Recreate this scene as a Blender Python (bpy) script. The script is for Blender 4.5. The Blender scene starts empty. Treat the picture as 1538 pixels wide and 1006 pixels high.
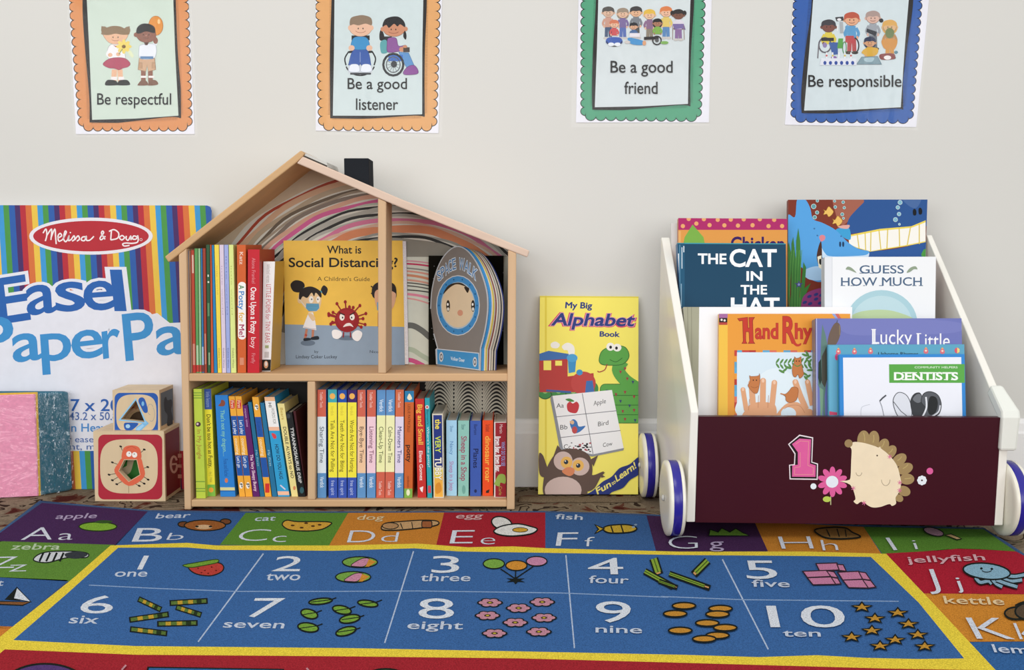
import bpy, bmesh, math, random
from mathutils import Vector
random.seed(7)
C = bpy.context.scene.collection
S = bpy.context.scene
PI = math.pi

# ------------------------------------------------------------------ camera, world, lights, exposure
F, PX, PY, TH, CAMH = 1500.0, 769.0, 470.0, math.radians(3.81), 0.4365
cd = bpy.data.cameras.new('camera'); cam = bpy.data.objects.new('camera', cd); C.objects.link(cam)
cam.location = (0, 0, CAMH); cam.rotation_euler = (PI / 2 - TH, 0, 0)
cd.sensor_width = 36; cd.lens = F / 1538 * 36; cd.shift_y = -(503 - PY) / 1538; cd.clip_start = .01
S.camera = cam
S.view_settings.view_transform = 'Standard'; S.view_settings.look = 'None'
S.view_settings.exposure = 0.0; S.view_settings.gamma = 1.0; S.view_settings.use_curve_mapping = False
w = bpy.data.worlds.new('room_light'); S.world = w; w.use_nodes = True
w.node_tree.nodes['Background'].inputs[0].default_value = (1.0, 1.0, .995, 1)
w.node_tree.nodes['Background'].inputs[1].default_value = 0.74
def area(name, loc, target, sx, sy, power, col=(1, .97, .93)):
    l = bpy.data.lights.new(name, 'AREA'); l.shape = 'RECTANGLE'; l.size = sx; l.size_y = sy; l.energy = power; l.color = col
    o = bpy.data.objects.new(name, l); C.objects.link(o); o.location = loc
    o.rotation_euler = (Vector(target) - Vector(loc)).to_track_quat('-Z', 'Y').to_euler(); return o
area('ceiling_lamp_light', (-0.7, 0.1, 2.45), (-0.05, 1.7, 0.2), 1.3, .9, 16, (1, .99, .975))
area('front_fill_light', (-1.9, -1.4, 1.0), (0.1, 1.8, .3), 1.5, 1.2, 20, (.97, .985, 1))
area('front_fill_light', (2.3, -1.2, .9), (0.5, 1.8, .3), 1.2, 1.2, 17, (.98, .99, 1))
area('front_fill_light', (0.25, -2.3, .85), (0.15, 1.8, .45), 2.6, 1.3, 34, (1, 1, 1))  # unseen fill added behind the camera to brighten wall and front faces

# ------------------------------------------------------------------ colours and materials
def lin(h):
    h = h.lstrip('#'); h = ''.join(c * 2 for c in h) if len(h) == 3 else h; v = [int(h[i:i + 2], 16) / 255 for i in (0, 2, 4)]
    return [c / 12.92 if c <= .04045 else ((c + .055) / 1.055) ** 2.4 for c in v] + [1]
MATS = {}
def M(col, fin='print'):
    key = (col, fin)
    if key in MATS: return MATS[key]
    m = bpy.data.materials.new(fin + '_' + col.strip('#')); m.use_nodes = True
    nt = m.node_tree; b = nt.nodes['Principled BSDF']; L = nt.links.new
    b.inputs['Base Color'].default_value = lin(col)
    def noise(scale, detail=4, stretch=None):
        tc = nt.nodes.new('ShaderNodeTexCoord'); n = nt.nodes.new('ShaderNodeTexNoise')
        n.inputs['Scale'].default_value = scale; n.inputs['Detail'].default_value = detail
        if stretch:
            mp = nt.nodes.new('ShaderNodeMapping'); mp.inputs['Scale'].default_value = stretch
            L(tc.outputs['Object'], mp.inputs[0]); L(mp.outputs[0], n.inputs['Vector'])
        else: L(tc.outputs['Object'], n.inputs['Vector'])
        return n
    def tint(n, lo, hi, inp=0, spread=.25):
        r = nt.nodes.new('ShaderNodeValToRGB'); c = lin(col)
        r.color_ramp.elements[0].position = .5 - spread; r.color_ramp.elements[1].position = .5 + spread
        r.color_ramp.elements[0].color = [x * lo for x in c[:3]] + [1]; r.color_ramp.elements[1].color = [min(1, x * hi) for x in c[:3]] + [1]
        L(n.outputs['Fac'], r.inputs[0]); L(r.outputs[0], b.inputs['Base Color'])
    def bump(n, st, dist=.001):
        k = nt.nodes.new('ShaderNodeBump'); k.inputs['Strength'].default_value = st; k.inputs['Distance'].default_value = dist
        L(n.outputs['Fac'], k.inputs['Height']); L(k.outputs[0], b.inputs['Normal'])
    R, SP = b.inputs['Roughness'], b.inputs['Specular IOR Level']
    if fin == 'print': R.default_value = .5; SP.default_value = .25; tint(noise(60, 3), .97, 1.03)
    elif fin == 'gloss': R.default_value = .35; SP.default_value = .16
    elif fin == 'matte': R.default_value = .9; SP.default_value = .1
    elif fin == 'paper': R.default_value = .8; SP.default_value = .15; tint(noise(900, 2, (1, 1, .02)), .8, 1.08)
    elif fin == 'pages': R.default_value = .8; SP.default_value = .15; tint(noise(900, 2), .8, 1.08)
    elif fin == 'carpet':
        R.default_value = 1; SP.default_value = .05; n = noise(650, 3); tint(n, .50, 1.0, spread=.22); bump(noise(650, 2), .45, .0015)
    elif fin == 'wood': R.default_value = .55; SP.default_value = .25; tint(noise(30, 6, (1, 1, .06)), .9, 1.07)
    elif fin == 'woodx': R.default_value = .55; SP.default_value = .25; tint(noise(30, 6, (.06, 1, 1)), .9, 1.07)
    elif fin == 'wall': R.default_value = .75; SP.default_value = .2; tint(noise(1.2, 3), .985, 1.015); bump(noise(350, 3), .05, .0006)
    elif fin == 'plastic': R.default_value = .25; SP.default_value = .5
    elif fin == 'felt': R.default_value = .9; SP.default_value = .1; tint(noise(220, 4), .9, 1.08); bump(noise(60, 4), .25, .003)
    MATS[key] = m; return m
def film(name, rough=.08, refl=.5, bumps=None):
    m = bpy.data.materials.new(name); m.use_nodes = True; nt = m.node_tree; L = nt.links.new
    nt.nodes.remove(nt.nodes['Principled BSDF']); out = nt.nodes['Material Output']
    t = nt.nodes.new('ShaderNodeBsdfTransparent'); g = nt.nodes.new('ShaderNodeBsdfGlossy'); g.inputs['Roughness'].default_value = rough
    fr = nt.nodes.new('ShaderNodeLayerWeight'); fr.inputs['Blend'].default_value = .5
    p5 = nt.nodes.new('ShaderNodeMath'); p5.operation = 'POWER'; p5.inputs[1].default_value = 5; L(fr.outputs['Facing'], p5.inputs[0])
    mx = nt.nodes.new('ShaderNodeMixShader'); ma = nt.nodes.new('ShaderNodeMath'); ma.operation = 'MULTIPLY_ADD'; ma.inputs[1].default_value = .9 * refl; ma.inputs[2].default_value = .045 * refl; ma.use_clamp = True
    L(p5.outputs[0], ma.inputs[0]); L(ma.outputs[0], mx.inputs[0]); L(t.outputs[0], mx.inputs[1]); L(g.outputs[0], mx.inputs[2]); L(mx.outputs[0], out.inputs['Surface'])
    if bumps:
        tc = nt.nodes.new('ShaderNodeTexCoord'); mp = nt.nodes.new('ShaderNodeMapping'); mp.inputs['Scale'].default_value = bumps[1]; mp.inputs['Rotation'].default_value = bumps[3]
        n = nt.nodes.new('ShaderNodeTexNoise'); n.inputs['Scale'].default_value = bumps[0]; n.inputs['Detail'].default_value = 3; n.inputs['Distortion'].default_value = 1.2
        bp = nt.nodes.new('ShaderNodeBump'); bp.inputs['Strength'].default_value = 1; bp.inputs['Distance'].default_value = bumps[2]
        L(tc.outputs['Object'], mp.inputs[0]); L(mp.outputs[0], n.inputs['Vector']); L(n.outputs['Fac'], bp.inputs['Height'])
        L(bp.outputs[0], g.inputs['Normal']); pass
    return m

# ------------------------------------------------------------------ rays and planes
cs, sn = math.cos(TH), math.sin(TH)
CAM = Vector((0, 0, CAMH))
def ray(x, y):
    u, v = (x - PX) / F, -(y - PY) / F
    return Vector((u, cs + v * sn, -sn + v * cs))
def proj(p):
    r = Vector(p) - CAM; f = r.y * cs - r.z * sn; return (PX + F * r.x / f, PY - F * (r.y * sn + r.z * cs) / f)
class Plane:
    def __init__(s, p, n):
        s.p = Vector(p); s.n = Vector(n).normalized()
    def hit(s, x, y, off=0.0):
        d = ray(x, y); t = (s.p + s.n * off - CAM).dot(s.n) / d.dot(s.n)
        return CAM + d * t
def PY_(Y): return Plane((0, Y, 0), (0, -1, 0))
def PZ_(Z): return Plane((0, 0, Z), (0, 0, 1))
def floorY(y, z=0.0): return PZ_(z).hit(769, y).y
def leaning(y0, z0, k): return Plane((0, y0, z0), (0, -1, k))   # Y = y0 + k*(z-z0)

# ------------------------------------------------------------------ mesh builder
class MB:
    def __init__(s): s.v, s.f, s.m, s.slots = [], [], [], []
    def mi(s, mat):
        if mat not in s.slots: s.slots.append(mat)
        return s.slots.index(mat)
    def poly(s, pts, mat):
        b = len(s.v); s.v += [Vector(p) for p in pts]; s.f.append(list(range(b, b + len(pts)))); s.m.append(s.mi(mat))
    def prism(s, pts, d, mat, side=None, back=None):     # pts = front outline, d = vector to the back
        d = Vector(d); pts = [Vector(p) for p in pts]; bk = [p + d for p in pts]
        n = len(pts); b = len(s.v); s.v += pts + bk
        s.f.append(list(range(b, b + n))); s.m.append(s.mi(mat))
        s.f.append(list(range(b + 2 * n - 1, b + n - 1, -1))); s.m.append(s.mi(back or side or mat))
        for i in range(n):
            j = (i + 1) % n; s.f.append([b + j, b + i, b + n + i, b + n + j]); s.m.append(s.mi(side or mat))
    def box(s, x0, x1, y0, y1, z0, z1, mat):
        s.prism([(x0, y0, z0), (x1, y0, z0), (x1, y0, z1), (x0, y0, z1)], (0, y1 - y0, 0), mat)
    def loft(s, rings, mat, cap=True):
        n = len(rings[0]); b = len(s.v)
        for r in rings: s.v += [Vector(p) for p in r]
        for k in range(len(rings) - 1):
            for i in range(n):
                j = (i + 1) % n; s.f.append([b + k * n + i, b + k * n + j, b + (k + 1) * n + j, b + (k + 1) * n + i]); s.m.append(s.mi(mat if not isinstance(mat, list) else mat[k]))
        if cap:
            m0 = mat if not isinstance(mat, list) else mat[0]; m1 = mat if not isinstance(mat, list) else mat[-1]
            s.f.append(list(range(b + n - 1, b - 1, -1))); s.m.append(s.mi(m0))
            e = b + (len(rings) - 1) * n; s.f.append(list(range(e, e + n))); s.m.append(s.mi(m1))
    def build(s, name, root=None, origin=None, smooth=False, bevel=0, recalc=True):
        o0 = Vector(root.location if root is not None and root.type == 'EMPTY' else (origin or ROOTLOC.get(root.name if root else '', (0, 0, 0))))
        if root is not None and root.type != 'EMPTY': o0 = Vector(ORG[root.name])
        me = bpy.data.meshes.new(name)
        me.from_pydata([tuple(p - o0) for p in s.v], [], s.f)
        for m in s.slots: me.materials.append(m)
        for p, i in zip(me.polygons, s.m): p.material_index = i; p.use_smooth = smooth
        if recalc:
            bm = bmesh.new(); bm.from_mesh(me); bmesh.ops.recalc_face_normals(bm, faces=bm.faces); bm.to_mesh(me); bm.free()
        o = bpy.data.objects.new(name, me); C.objects.link(o)
        if root is not None: o.parent = root
        else: o.location = o0
        ORG[o.name] = tuple(o0)
        if bevel:
            bv = o.modifiers.new('edge', 'BEVEL'); bv.width = bevel; bv.segments = 2; bv.limit_method = 'ANGLE'; bv.angle_limit = .7
        return o
ROOTLOC, ORG = {}, {}
def tag(o, label, cat, group=None, kind=None):
    if label: o['label'] = label
    if cat: o['category'] = cat
    if group: o['group'] = group
    if kind: o['kind'] = kind
    return o
def thing(name, loc, label, cat, group=None):
    o = bpy.data.objects.new(name, None); o.empty_display_size = .02; o.location = loc; C.objects.link(o)
    return tag(o, label, cat, group)

# ------------------------------------------------------------------ flat print: shapes in photo pixels laid on a plane
TXT = {}
def glyphs(s, bold, shear=0):
    key = (s, bold, shear)
    if key in TXT: return TXT[key]
    cu = bpy.data.curves.new('t', 'FONT'); cu.body = s; cu.size = 1; cu.offset = bold; cu.fill_mode = 'FRONT'; cu.resolution_u = 4; cu.shear = shear
    ob = bpy.data.objects.new('t', cu); C.objects.link(ob)
    dg = bpy.context.evaluated_depsgraph_get(); me = ob.evaluated_get(dg).to_mesh()
    vs = [(v.co.x, v.co.y) for v in me.vertices]; fs = [list(p.vertices) for p in me.polygons]
    ob.evaluated_get(dg).to_mesh_clear(); bpy.data.objects.remove(ob); bpy.data.curves.remove(cu)
    TXT[key] = (vs, fs); return TXT[key]
CAPH = None
def catmull(pts, closed, n=6):
    out = []; N = len(pts)
    rng = range(N) if closed else range(N - 1)
    for i in rng:
        if closed: p0, p1, p2, p3 = pts[i - 1], pts[i], pts[(i + 1) % N], pts[(i + 2) % N]
        else: p0, p1, p2, p3 = pts[max(i - 1, 0)], pts[i], pts[i + 1], pts[min(i + 2, N - 1)]
        for k in range(n):
            t = k / n; t2, t3 = t * t, t * t * t
            out.append(tuple(.5 * (2 * p1[a] + (p2[a] - p0[a]) * t + (2 * p0[a] - 5 * p1[a] + 4 * p2[a] - p3[a]) * t2 + (3 * p1[a] - p0[a] - 3 * p2[a] + p3[a]) * t3) for a in (0, 1)))
    if not closed: out.append(pts[-1])
    return out
class Art:
    def __init__(s, mb, plane, fin='print', step=1.2e-5, base=4e-5, ox=0, oy=0, k=1.0):
        s.mb, s.pl, s.fin, s.step, s.off = mb, plane, fin, step, base
        s.clip = None; s.crop(ox, oy, k)
    def crop(s, ox=0, oy=0, k=1.0): s.ox, s.oy, s.k = ox, oy, k; return s
    def T(s, p): return (s.ox + p[0] * s.k, s.oy + p[1] * s.k)
    def _clip(s, pts):
        if not s.clip: return pts
        cl = s.clip; ar = sum(cl[i - 1][0] * cl[i][1] - cl[i][0] * cl[i - 1][1] for i in range(len(cl))); sg = 1 if ar > 0 else -1
        for i in range(len(cl)):
            a, b = cl[i - 1], cl[i]; ins = lambda p: sg * ((b[0] - a[0]) * (p[1] - a[1]) - (b[1] - a[1]) * (p[0] - a[0])); out = []
            for j in range(len(pts)):
                p, q = pts[j - 1], pts[j]; dp, dq = ins(p), ins(q)
                if dp * dq < 0: t = dp / (dp - dq); out.append((p[0] + (q[0] - p[0]) * t, p[1] + (q[1] - p[1]) * t))
                if dq >= 0: out.append(q)
            pts = out
            if len(pts) < 3: return []
        return pts
    def _add(s, pts, col, same=False):
        pts = s._clip([s.T(p) for p in pts])
        if len(pts) < 3: return
        s.mb.poly([s.pl.hit(x, y, s.off) for x, y in pts], M(col, s.fin))
    def up(s): s.off += s.step
    def poly(s, pts, col, ol=None, w=2):
        s.up(); s._add(pts, col)
        if ol: s.line(list(pts) + [pts[0]], w, ol)
        return s
    def blob(s, pts, col, ol=None, w=2, n=6): return s.poly(catmull(pts, True, n), col, ol, w)
    def rect(s, x0, y0, x1, y1, col, ol=None, w=2): return s.poly([(x0, y0), (x1, y0), (x1, y1), (x0, y1)], col, ol, w)
    def rrect(s, x0, y0, x1, y1, r, col, ol=None, w=2, sup=1.0):
        pts = []
        for cx, cy, a in ((x1 - r, y0 + r, -90), (x1 - r, y1 - r, 0), (x0 + r, y1 - r, 90), (x0 + r, y0 + r, 180)):
            for k in range(7):
                t = math.radians(a + 15 * k); pts.append((cx + r * math.cos(t), cy + r * math.sin(t)))
        return s.poly(pts, col, ol, w)
    def ell(s, cx, cy, rx, ry, col, ol=None, w=2, rot=0, a0=0, a1=360, n=24):
        c, q = math.cos(math.radians(rot)), math.sin(math.radians(rot)); pts = []
        for i in range(n + (a1 - a0 < 360)):
            t = math.radians(a0 + (a1 - a0) * i / n); x, y = rx * math.cos(t), ry * math.sin(t)
            pts.append((cx + x * c - y * q, cy + x * q + y * c))
        return s.poly(pts, col, ol, w)
    def ells(s, lst, col, rx=None, ry=None, n=14):
        s.up(); o = s.off
        for e in lst:
            s.off = o - s.step; s.ell(e[0], e[1], e[2] if len(e) > 2 else rx, e[3] if len(e) > 3 else ry, col, n=n, rot=e[4] if len(e) > 4 else 0)
        s.off = o; return s
    def line(s, pts, w, col, smooth=False):
        if smooth: pts = catmull(pts, False)
        pts = [p for i, p in enumerate(pts) if i == 0 or (abs(p[0] - pts[i - 1][0]) + abs(p[1] - pts[i - 1][1])) > 1e-4]
        s.up(); n = len(pts); L, R = [], []
        closed = n > 3 and abs(pts[0][0] - pts[-1][0]) + abs(pts[0][1] - pts[-1][1]) < 1e-3
        def dr(a, b):
            d = (b[0] - a[0], b[1] - a[1]); l = math.hypot(*d) or 1; return (d[0] / l, d[1] / l)
        for i in range(n):
            d0 = dr(pts[i - 1], pts[i]) if i > 0 else (dr(pts[-2], pts[-1]) if closed else None)
            d1 = dr(pts[i], pts[i + 1]) if i < n - 1 else (dr(pts[0], pts[1]) if closed else None)
            d0 = d0 or d1; d1 = d1 or d0
            mx, my = d0[0] + d1[0], d0[1] + d1[1]; l = math.hypot(mx, my)
            if l < .3: mx, my, l = d1[0], d1[1], 1
            mx, my = mx / l, my / l; k = w / 2 / max(.5, mx * d1[0] + my * d1[1])
            L.append((pts[i][0] - my * k, pts[i][1] + mx * k)); R.append((pts[i][0] + my * k, pts[i][1] - mx * k))
        for i in range(n - 1): s._add([L[i], L[i + 1], R[i + 1], R[i]], col)
        return s
    def lines(s, lst, w, col, smooth=False):
        o = s.off
        for l in lst: s.off = o; s.line(l, w, col, smooth)
        return s
    def arc(s, cx, cy, rx, ry, a0, a1, w, col, rot=0, n=16):
        c, q = math.cos(math.radians(rot)), math.sin(math.radians(rot)); pts = []
        for i in range(n + 1):
            t = math.radians(a0 + (a1 - a0) * i / n); x, y = rx * math.cos(t), ry * math.sin(t); pts.append((cx + x * c - y * q, cy + x * q + y * c))
        return s.line(pts, w, col)
    def text(s, t, p0, p1, up, col, bold=0.0, ol=None, olw=.05, shear=0, fit=True):
        global CAPH
        if CAPH is None: CAPH = max(v[1] for v in glyphs('H', 0)[0])
        bold *= .5; olw *= .6
        vs0, _ = glyphs(t, 0, shear); x0, x1 = min(v[0] for v in vs0), max(v[0] for v in vs0)
        ex = ((p1[0] - p0[0]) / (x1 - x0), (p1[1] - p0[1]) / (x1 - x0)); ey = (up[0] / CAPH, up[1] / CAPH)
        todo = (((bold + olw, ol),) if ol else ()) + ((bold, col),)
        if 'M' in t: todo = tuple((0, c, dx * b_, dy * b_) for b_, c in todo for dx, dy in ((0, 0), (1, 0), (-1, 0), (0, 1), (0, -1), (.7, .7), (-.7, .7), (.7, -.7), (-.7, -.7))[:9 if abs(b_) > .004 else 1])
        for bo, c, *sh in todo:
            vs, fs = glyphs(t, bo, shear); s.up(); sx, sy = sh or (0, 0)
            q = [(p0[0] + ex[0] * (x - x0 + sx) + ey[0] * (y + sy), p0[1] + ex[1] * (x - x0 + sx) + ey[1] * (y + sy)) for x, y in vs]
            if s.clip:
                for f in fs: s._add([q[i] for i in f], c)
            else:
                b = len(s.mb.v); k = s.mb.mi(M(c, s.fin))
                s.mb.v += [s.pl.hit(*s.T(p), s.off) for p in q]
                for f in fs: s.mb.f.append([b + i for i in f]); s.mb.m.append(k)
        return s
    def star(s, cx, cy, rx, ry, col, ol=None, w=2, n=5, inner=.42, rot=-90):
        pts = []
        for i in range(2 * n):
            t = math.radians(rot + 180 / n * i); r = 1 if i % 2 == 0 else inner; pts.append((cx + rx * r * math.cos(t), cy + ry * r * math.sin(t)))
        return s.poly(pts, col, ol, w)

# ------------------------------------------------------------------ the room
WALL = 1.805; BB = 1.793
mb = MB(); mb.box(-3.2, 3.2, WALL, WALL + .1, 0, 2.6, M('#d7d6d1', 'wall')); o = mb.build('wall_back', origin=(0, WALL, 0)); tag(o, 'warm off-white painted wall', None, kind='structure')
zb = PY_(BB).hit(790, 630).z
def mould(z0, z1):  # baseboard section
    return [(BB, z0), (BB, z1 - .026), (BB + .003, z1 - .022), (BB + .004, z1 - .008), (BB + .008, z1 - .002), (BB + .0115, z1), (BB + .0118, z0)]
mb = MB(); sec = mould(.0, zb)
mb.prism([(-3.2, y, z) for y, z in sec], (6.4, 0, 0), M('#f0efee', 'plastic')); o = mb.build('baseboard_back', origin=(0, BB, 0)); tag(o, 'white painted baseboard with moulded top edge', None, kind='structure')

def floor_mat():
    m = bpy.data.materials.new('patterned_carpet'); m.use_nodes = True; nt = m.node_tree; L = nt.links.new; b = nt.nodes['Principled BSDF']
    b.inputs['Roughness'].default_value = 1; b.inputs['Specular IOR Level'].default_value = .05
    tc = nt.nodes.new('ShaderNodeTexCoord'); mp = nt.nodes.new('ShaderNodeMapping'); mp.inputs['Scale'].default_value = (1, .8, 1); L(tc.outputs['Object'], mp.inputs[0])
    def ramp(src, els):
        r = nt.nodes.new('ShaderNodeValToRGB'); r.color_ramp.interpolation = 'CONSTANT'
        while len(r.color_ramp.elements) < len(els): r.color_ramp.elements.new(.5)
        for e, (p, c) in zip(r.color_ramp.elements, els): e.position = p; e.color = lin(c)
        L(src, r.inputs[0]); return r
    n = nt.nodes.new('ShaderNodeTexNoise'); n.inputs['Scale'].default_value = 14; n.inputs['Detail'].default_value = 2.5; n.inputs['Distortion'].default_value = 1.2; L(mp.outputs[0], n.inputs['Vector'])
    r1 = ramp(n.outputs['Fac'], [(0, '#4f231d'), (.36, '#633c2f'), (.41, '#7d6e5c'), (.5, '#8a7b67'), (.56, '#3a2d25'), (.59, '#827460'), (.66, '#56533f'), (.72, '#6d2e27')])
    f = nt.nodes.new('ShaderNodeTexNoise'); f.inputs['Scale'].default_value = 300; L(tc.outputs['Object'], f.inputs['Vector'])
    mx = nt.nodes.new('ShaderNodeMix'); mx.data_type = 'RGBA'; mx.blend_type = 'MULTIPLY'; mx.inputs[0].default_value = .6
    r2 = nt.nodes.new('ShaderNodeValToRGB'); r2.color_ramp.elements[0].position = .3; r2.color_ramp.elements[1].position = .65; r2.color_ramp.elements[0].color = (.45, .45, .45, 1); L(f.outputs['Fac'], r2.inputs[0])
    L(r1.outputs[0], mx.inputs[6]); L(r2.outputs[0], mx.inputs[7])
    L(mx.outputs[2], b.inputs['Base Color']); return m
mb = MB(); mb.box(-3.2, 3.2, -2.0, WALL + .1, -.05, 0, M('#8d7c68', 'carpet')); o = mb.build('floor', origin=(0, 0, 0)); tag(o, 'plain taupe carpet border along the wall', None, kind='structure')
# the patterned carpet lies on the floor with a rolled taupe edge towards the wall
o.data.materials[0] = floor_mat()
mb = MB(); Yr = floorY(752); rings = []
x0 = PY_(Yr).hit(779, 752).x; x1 = PY_(Yr).hit(961, 752).x
for k in range(25):
    X = x0 + (x1 - x0) * k / 24; r = []
    for a in range(11):
        t = PI * a / 10; r.append((X, Yr + .0015 * math.sin(k * .9) + .014 * math.cos(t), .0065 * math.sin(t) + .0003))
    rings.append(r)
mb.loft(rings, M('#7b6a55', 'carpet')); o = mb.build('trim_1', origin=(.1, Yr, 0), smooth=True); tag(o, 'rolled taupe carpet edge between bookcase and book cart', None, kind='structure')

# ------------------------------------------------------------------ doll-house bookcase
FY = floorY(766); D = .135; BK = FY + D
front = PY_(FY)
fz = lambda y: front.hit(769, y).z
fx = lambda x, y: front.hit(x, y).x
Z_SH, Z_BO = fz(561), fz(751)
OAK, OAKX = '#d3b08a', '#d0aa80'
case = thing('doll_house_bookcase', (fx(525, 766), FY + D / 2, 0), 'pale wooden doll house shaped bookcase with pitched roof and black chimney', 'bookcase')
def pp(pts, pl=front, dy=0): return [pl.hit(x, y) + Vector((0, dy, 0)) for x, y in pts]
def cpart(name, pts, depth=D, col=OAK, fin='wood', dy=0, bevel=.0018, flat0=False):
    m = MB(); P = pp(pts, dy=dy)
    if flat0:
        for p in P:
            if p.z < .004: p.z = .0004
    m.prism(P, (0, depth, 0), M(col, fin)); return m.build(name, case, bevel=bevel)
cpart('side_panel', [(276.8, 766.3), (286.8, 766.3), (280, 373), (268, 382.4)], flat0=True)
cpart('side_panel', [(761, 766.3), (773, 766.3), (775.5, 380.2), (763, 375.2)], flat0=True)
cpart('roof_panel', [(247, 385.5), (452, 225.5), (457, 231), (454, 236), (444, 245), (253, 394)], col='#cda678', fin='woodx')
cpart('roof_panel', [(454.4, 234.8), (600, 298), (707, 340), (795.5, 376.5), (792, 386.5), (700, 350.7), (600, 311), (445.4, 245)], col='#dcc2ae', fin='woodx')
cpart('shelf', [(283, 561), (762.6, 561), (762.4, 572.8), (283.3, 572.8)], depth=D - .004, dy=.001, col=OAKX, fin='woodx')
cpart('base_board', [(286.8, 751), (761, 751), (761, 761.5), (286.8, 761.5)], depth=D - .004, dy=.001, col=OAKX, fin='woodx')
cpart('divider', [(567.6, 561), (579.6, 561), (579.8, 302.7), (567.2, 297)], depth=.08, dy=.002)
cpart('divider', [(461.5, 751), (473, 751), (473, 572.8), (461, 572.8)], depth=D - .008, dy=.002)
# lined back
bp = Plane((0, BK - .0045, 0), (0, -1, 0))
m = MB(); dyb = D - .0045
bpp = [Vector((p.x, BK - .0045, p.z)) for p in pp([(281, 761), (278.5, 373.4), (448, 241.5), (765, 375.5), (761, 761)])]
m.prism(bpp, (0, .0045, 0), M('#d9d6ca', 'print'))
A = Art(m, bp, 'print').crop(240, 220, .3641)
HC = [proj(p) for p in bpp]; A.clip = HC
cx, cy = 985, 800
for r0, r1, c in ((1000, 700, '#c9b79c'), (700, 688, '#a8442c'), (688, 665, '#d3ac8c'), (665, 645, '#b8a68c'), (645, 632, '#6b5d4c'), (632, 622, '#a49682'), (622, 606, '#83766a'), (606, 588, '#d6a78e'), (588, 570, '#d05f93'), (570, 562, '#b9c4b4'),
                  (562, 552, '#23211f'), (552, 532, '#aeaca2'), (532, 520, '#2b2926'), (520, 508, '#b3b2a8'), (508, 490, '#d77a9c'), (490, 478, '#d9b49e'), (478, 446, '#d98a5f'), (446, 436, '#9a9a92'), (436, 424, '#24221f'), (424, 330, '#8f8c80'), (330, 250, '#d9d9cd')):
    rm = (r0 + r1) / 2; pts = [(cx + 1.17 * rm * math.cos(math.radians(a)) + 5 * math.sin(a * .3 + rm), cy - rm * math.sin(math.radians(a)) + 4 * math.sin(a * .17 + rm * .2)) for a in range(15, 180, 3)]
    A.line(pts, r0 - r1, c)
A.rect(1000, 455, 1450, 960, '#d9dccd')
for y, h, c, sl in ((470, 6, '#d99aa5', 14), (482, 7, '#c8305f', 14), (500, 6, '#8f8c86', 18), (512, 7, '#e09a86', 20), (528, 10, '#d88f6a', 24), (548, 8, '#d9a08a', 22), (560, 5, '#55524d', 18), (572, 5, '#5a5751', 20), (590, 5, '#403d3a', 14), (606, 10, '#e58aa0', 24), (622, 6, '#e4a19c', 34)):
    A.line([(990, y), (1060, y + sl * .3), (1130, y + sl), (1250, y + sl * 2.6)], h, c, True)
A.line([(990, 742), (1040, 738), (1080, 758), (1130, 795), (1200, 800)], 24, '#6a6b66', True)
A.line([(990, 835), (1040, 838), (1080, 862), (1130, 890)], 20, '#b6c2ab', True)
A.line([(990, 880), (1040, 882), (1090, 905)], 18, '#d3568a', True)
A.crop(460, 560, .22107)
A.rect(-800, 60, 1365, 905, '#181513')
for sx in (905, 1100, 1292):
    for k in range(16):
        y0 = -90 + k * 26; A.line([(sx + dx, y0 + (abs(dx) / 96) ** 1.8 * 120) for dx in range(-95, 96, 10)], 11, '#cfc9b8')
A.clip = None
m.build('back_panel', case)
# chimney and roof plate
m = MB(); c0 = pp([(516.5, 237.5), (553.5, 237.5), (554.5, 279.3), (517, 263.3)], PY_(FY + .035)); rp = lambda x: front.hit(600, 298).z + (x - front.hit(600, 298).x) * (front.hit(707, 340).z - front.hit(600, 298).z) / (front.hit(707, 340).x - front.hit(600, 298).x)
for i in (2, 3): c0[i].z = rp(c0[i].x) + .0004
m.prism(c0, (0, .055, 0), M('#23262b', 'matte')); m.build('chimney', case, bevel=.0012)
m = MB(); c0 = pp([(459, 230), (490.5, 243.5), (492.8, 251), (491, 251.2), (456, 235.4)], PY_(FY + .004))
m.prism(c0, (0, .10, 0), M('#c9c8c2', 'print'))
A = Art(m, PY_(FY + .004)); A.line([(457, 234.6), (491.5, 249.8)], 2.4, '#3a342c')
tag(m.build('roof_plate', case, bevel=.0006), 'pale grey plate lying on the roof beside the ridge', None)

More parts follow.
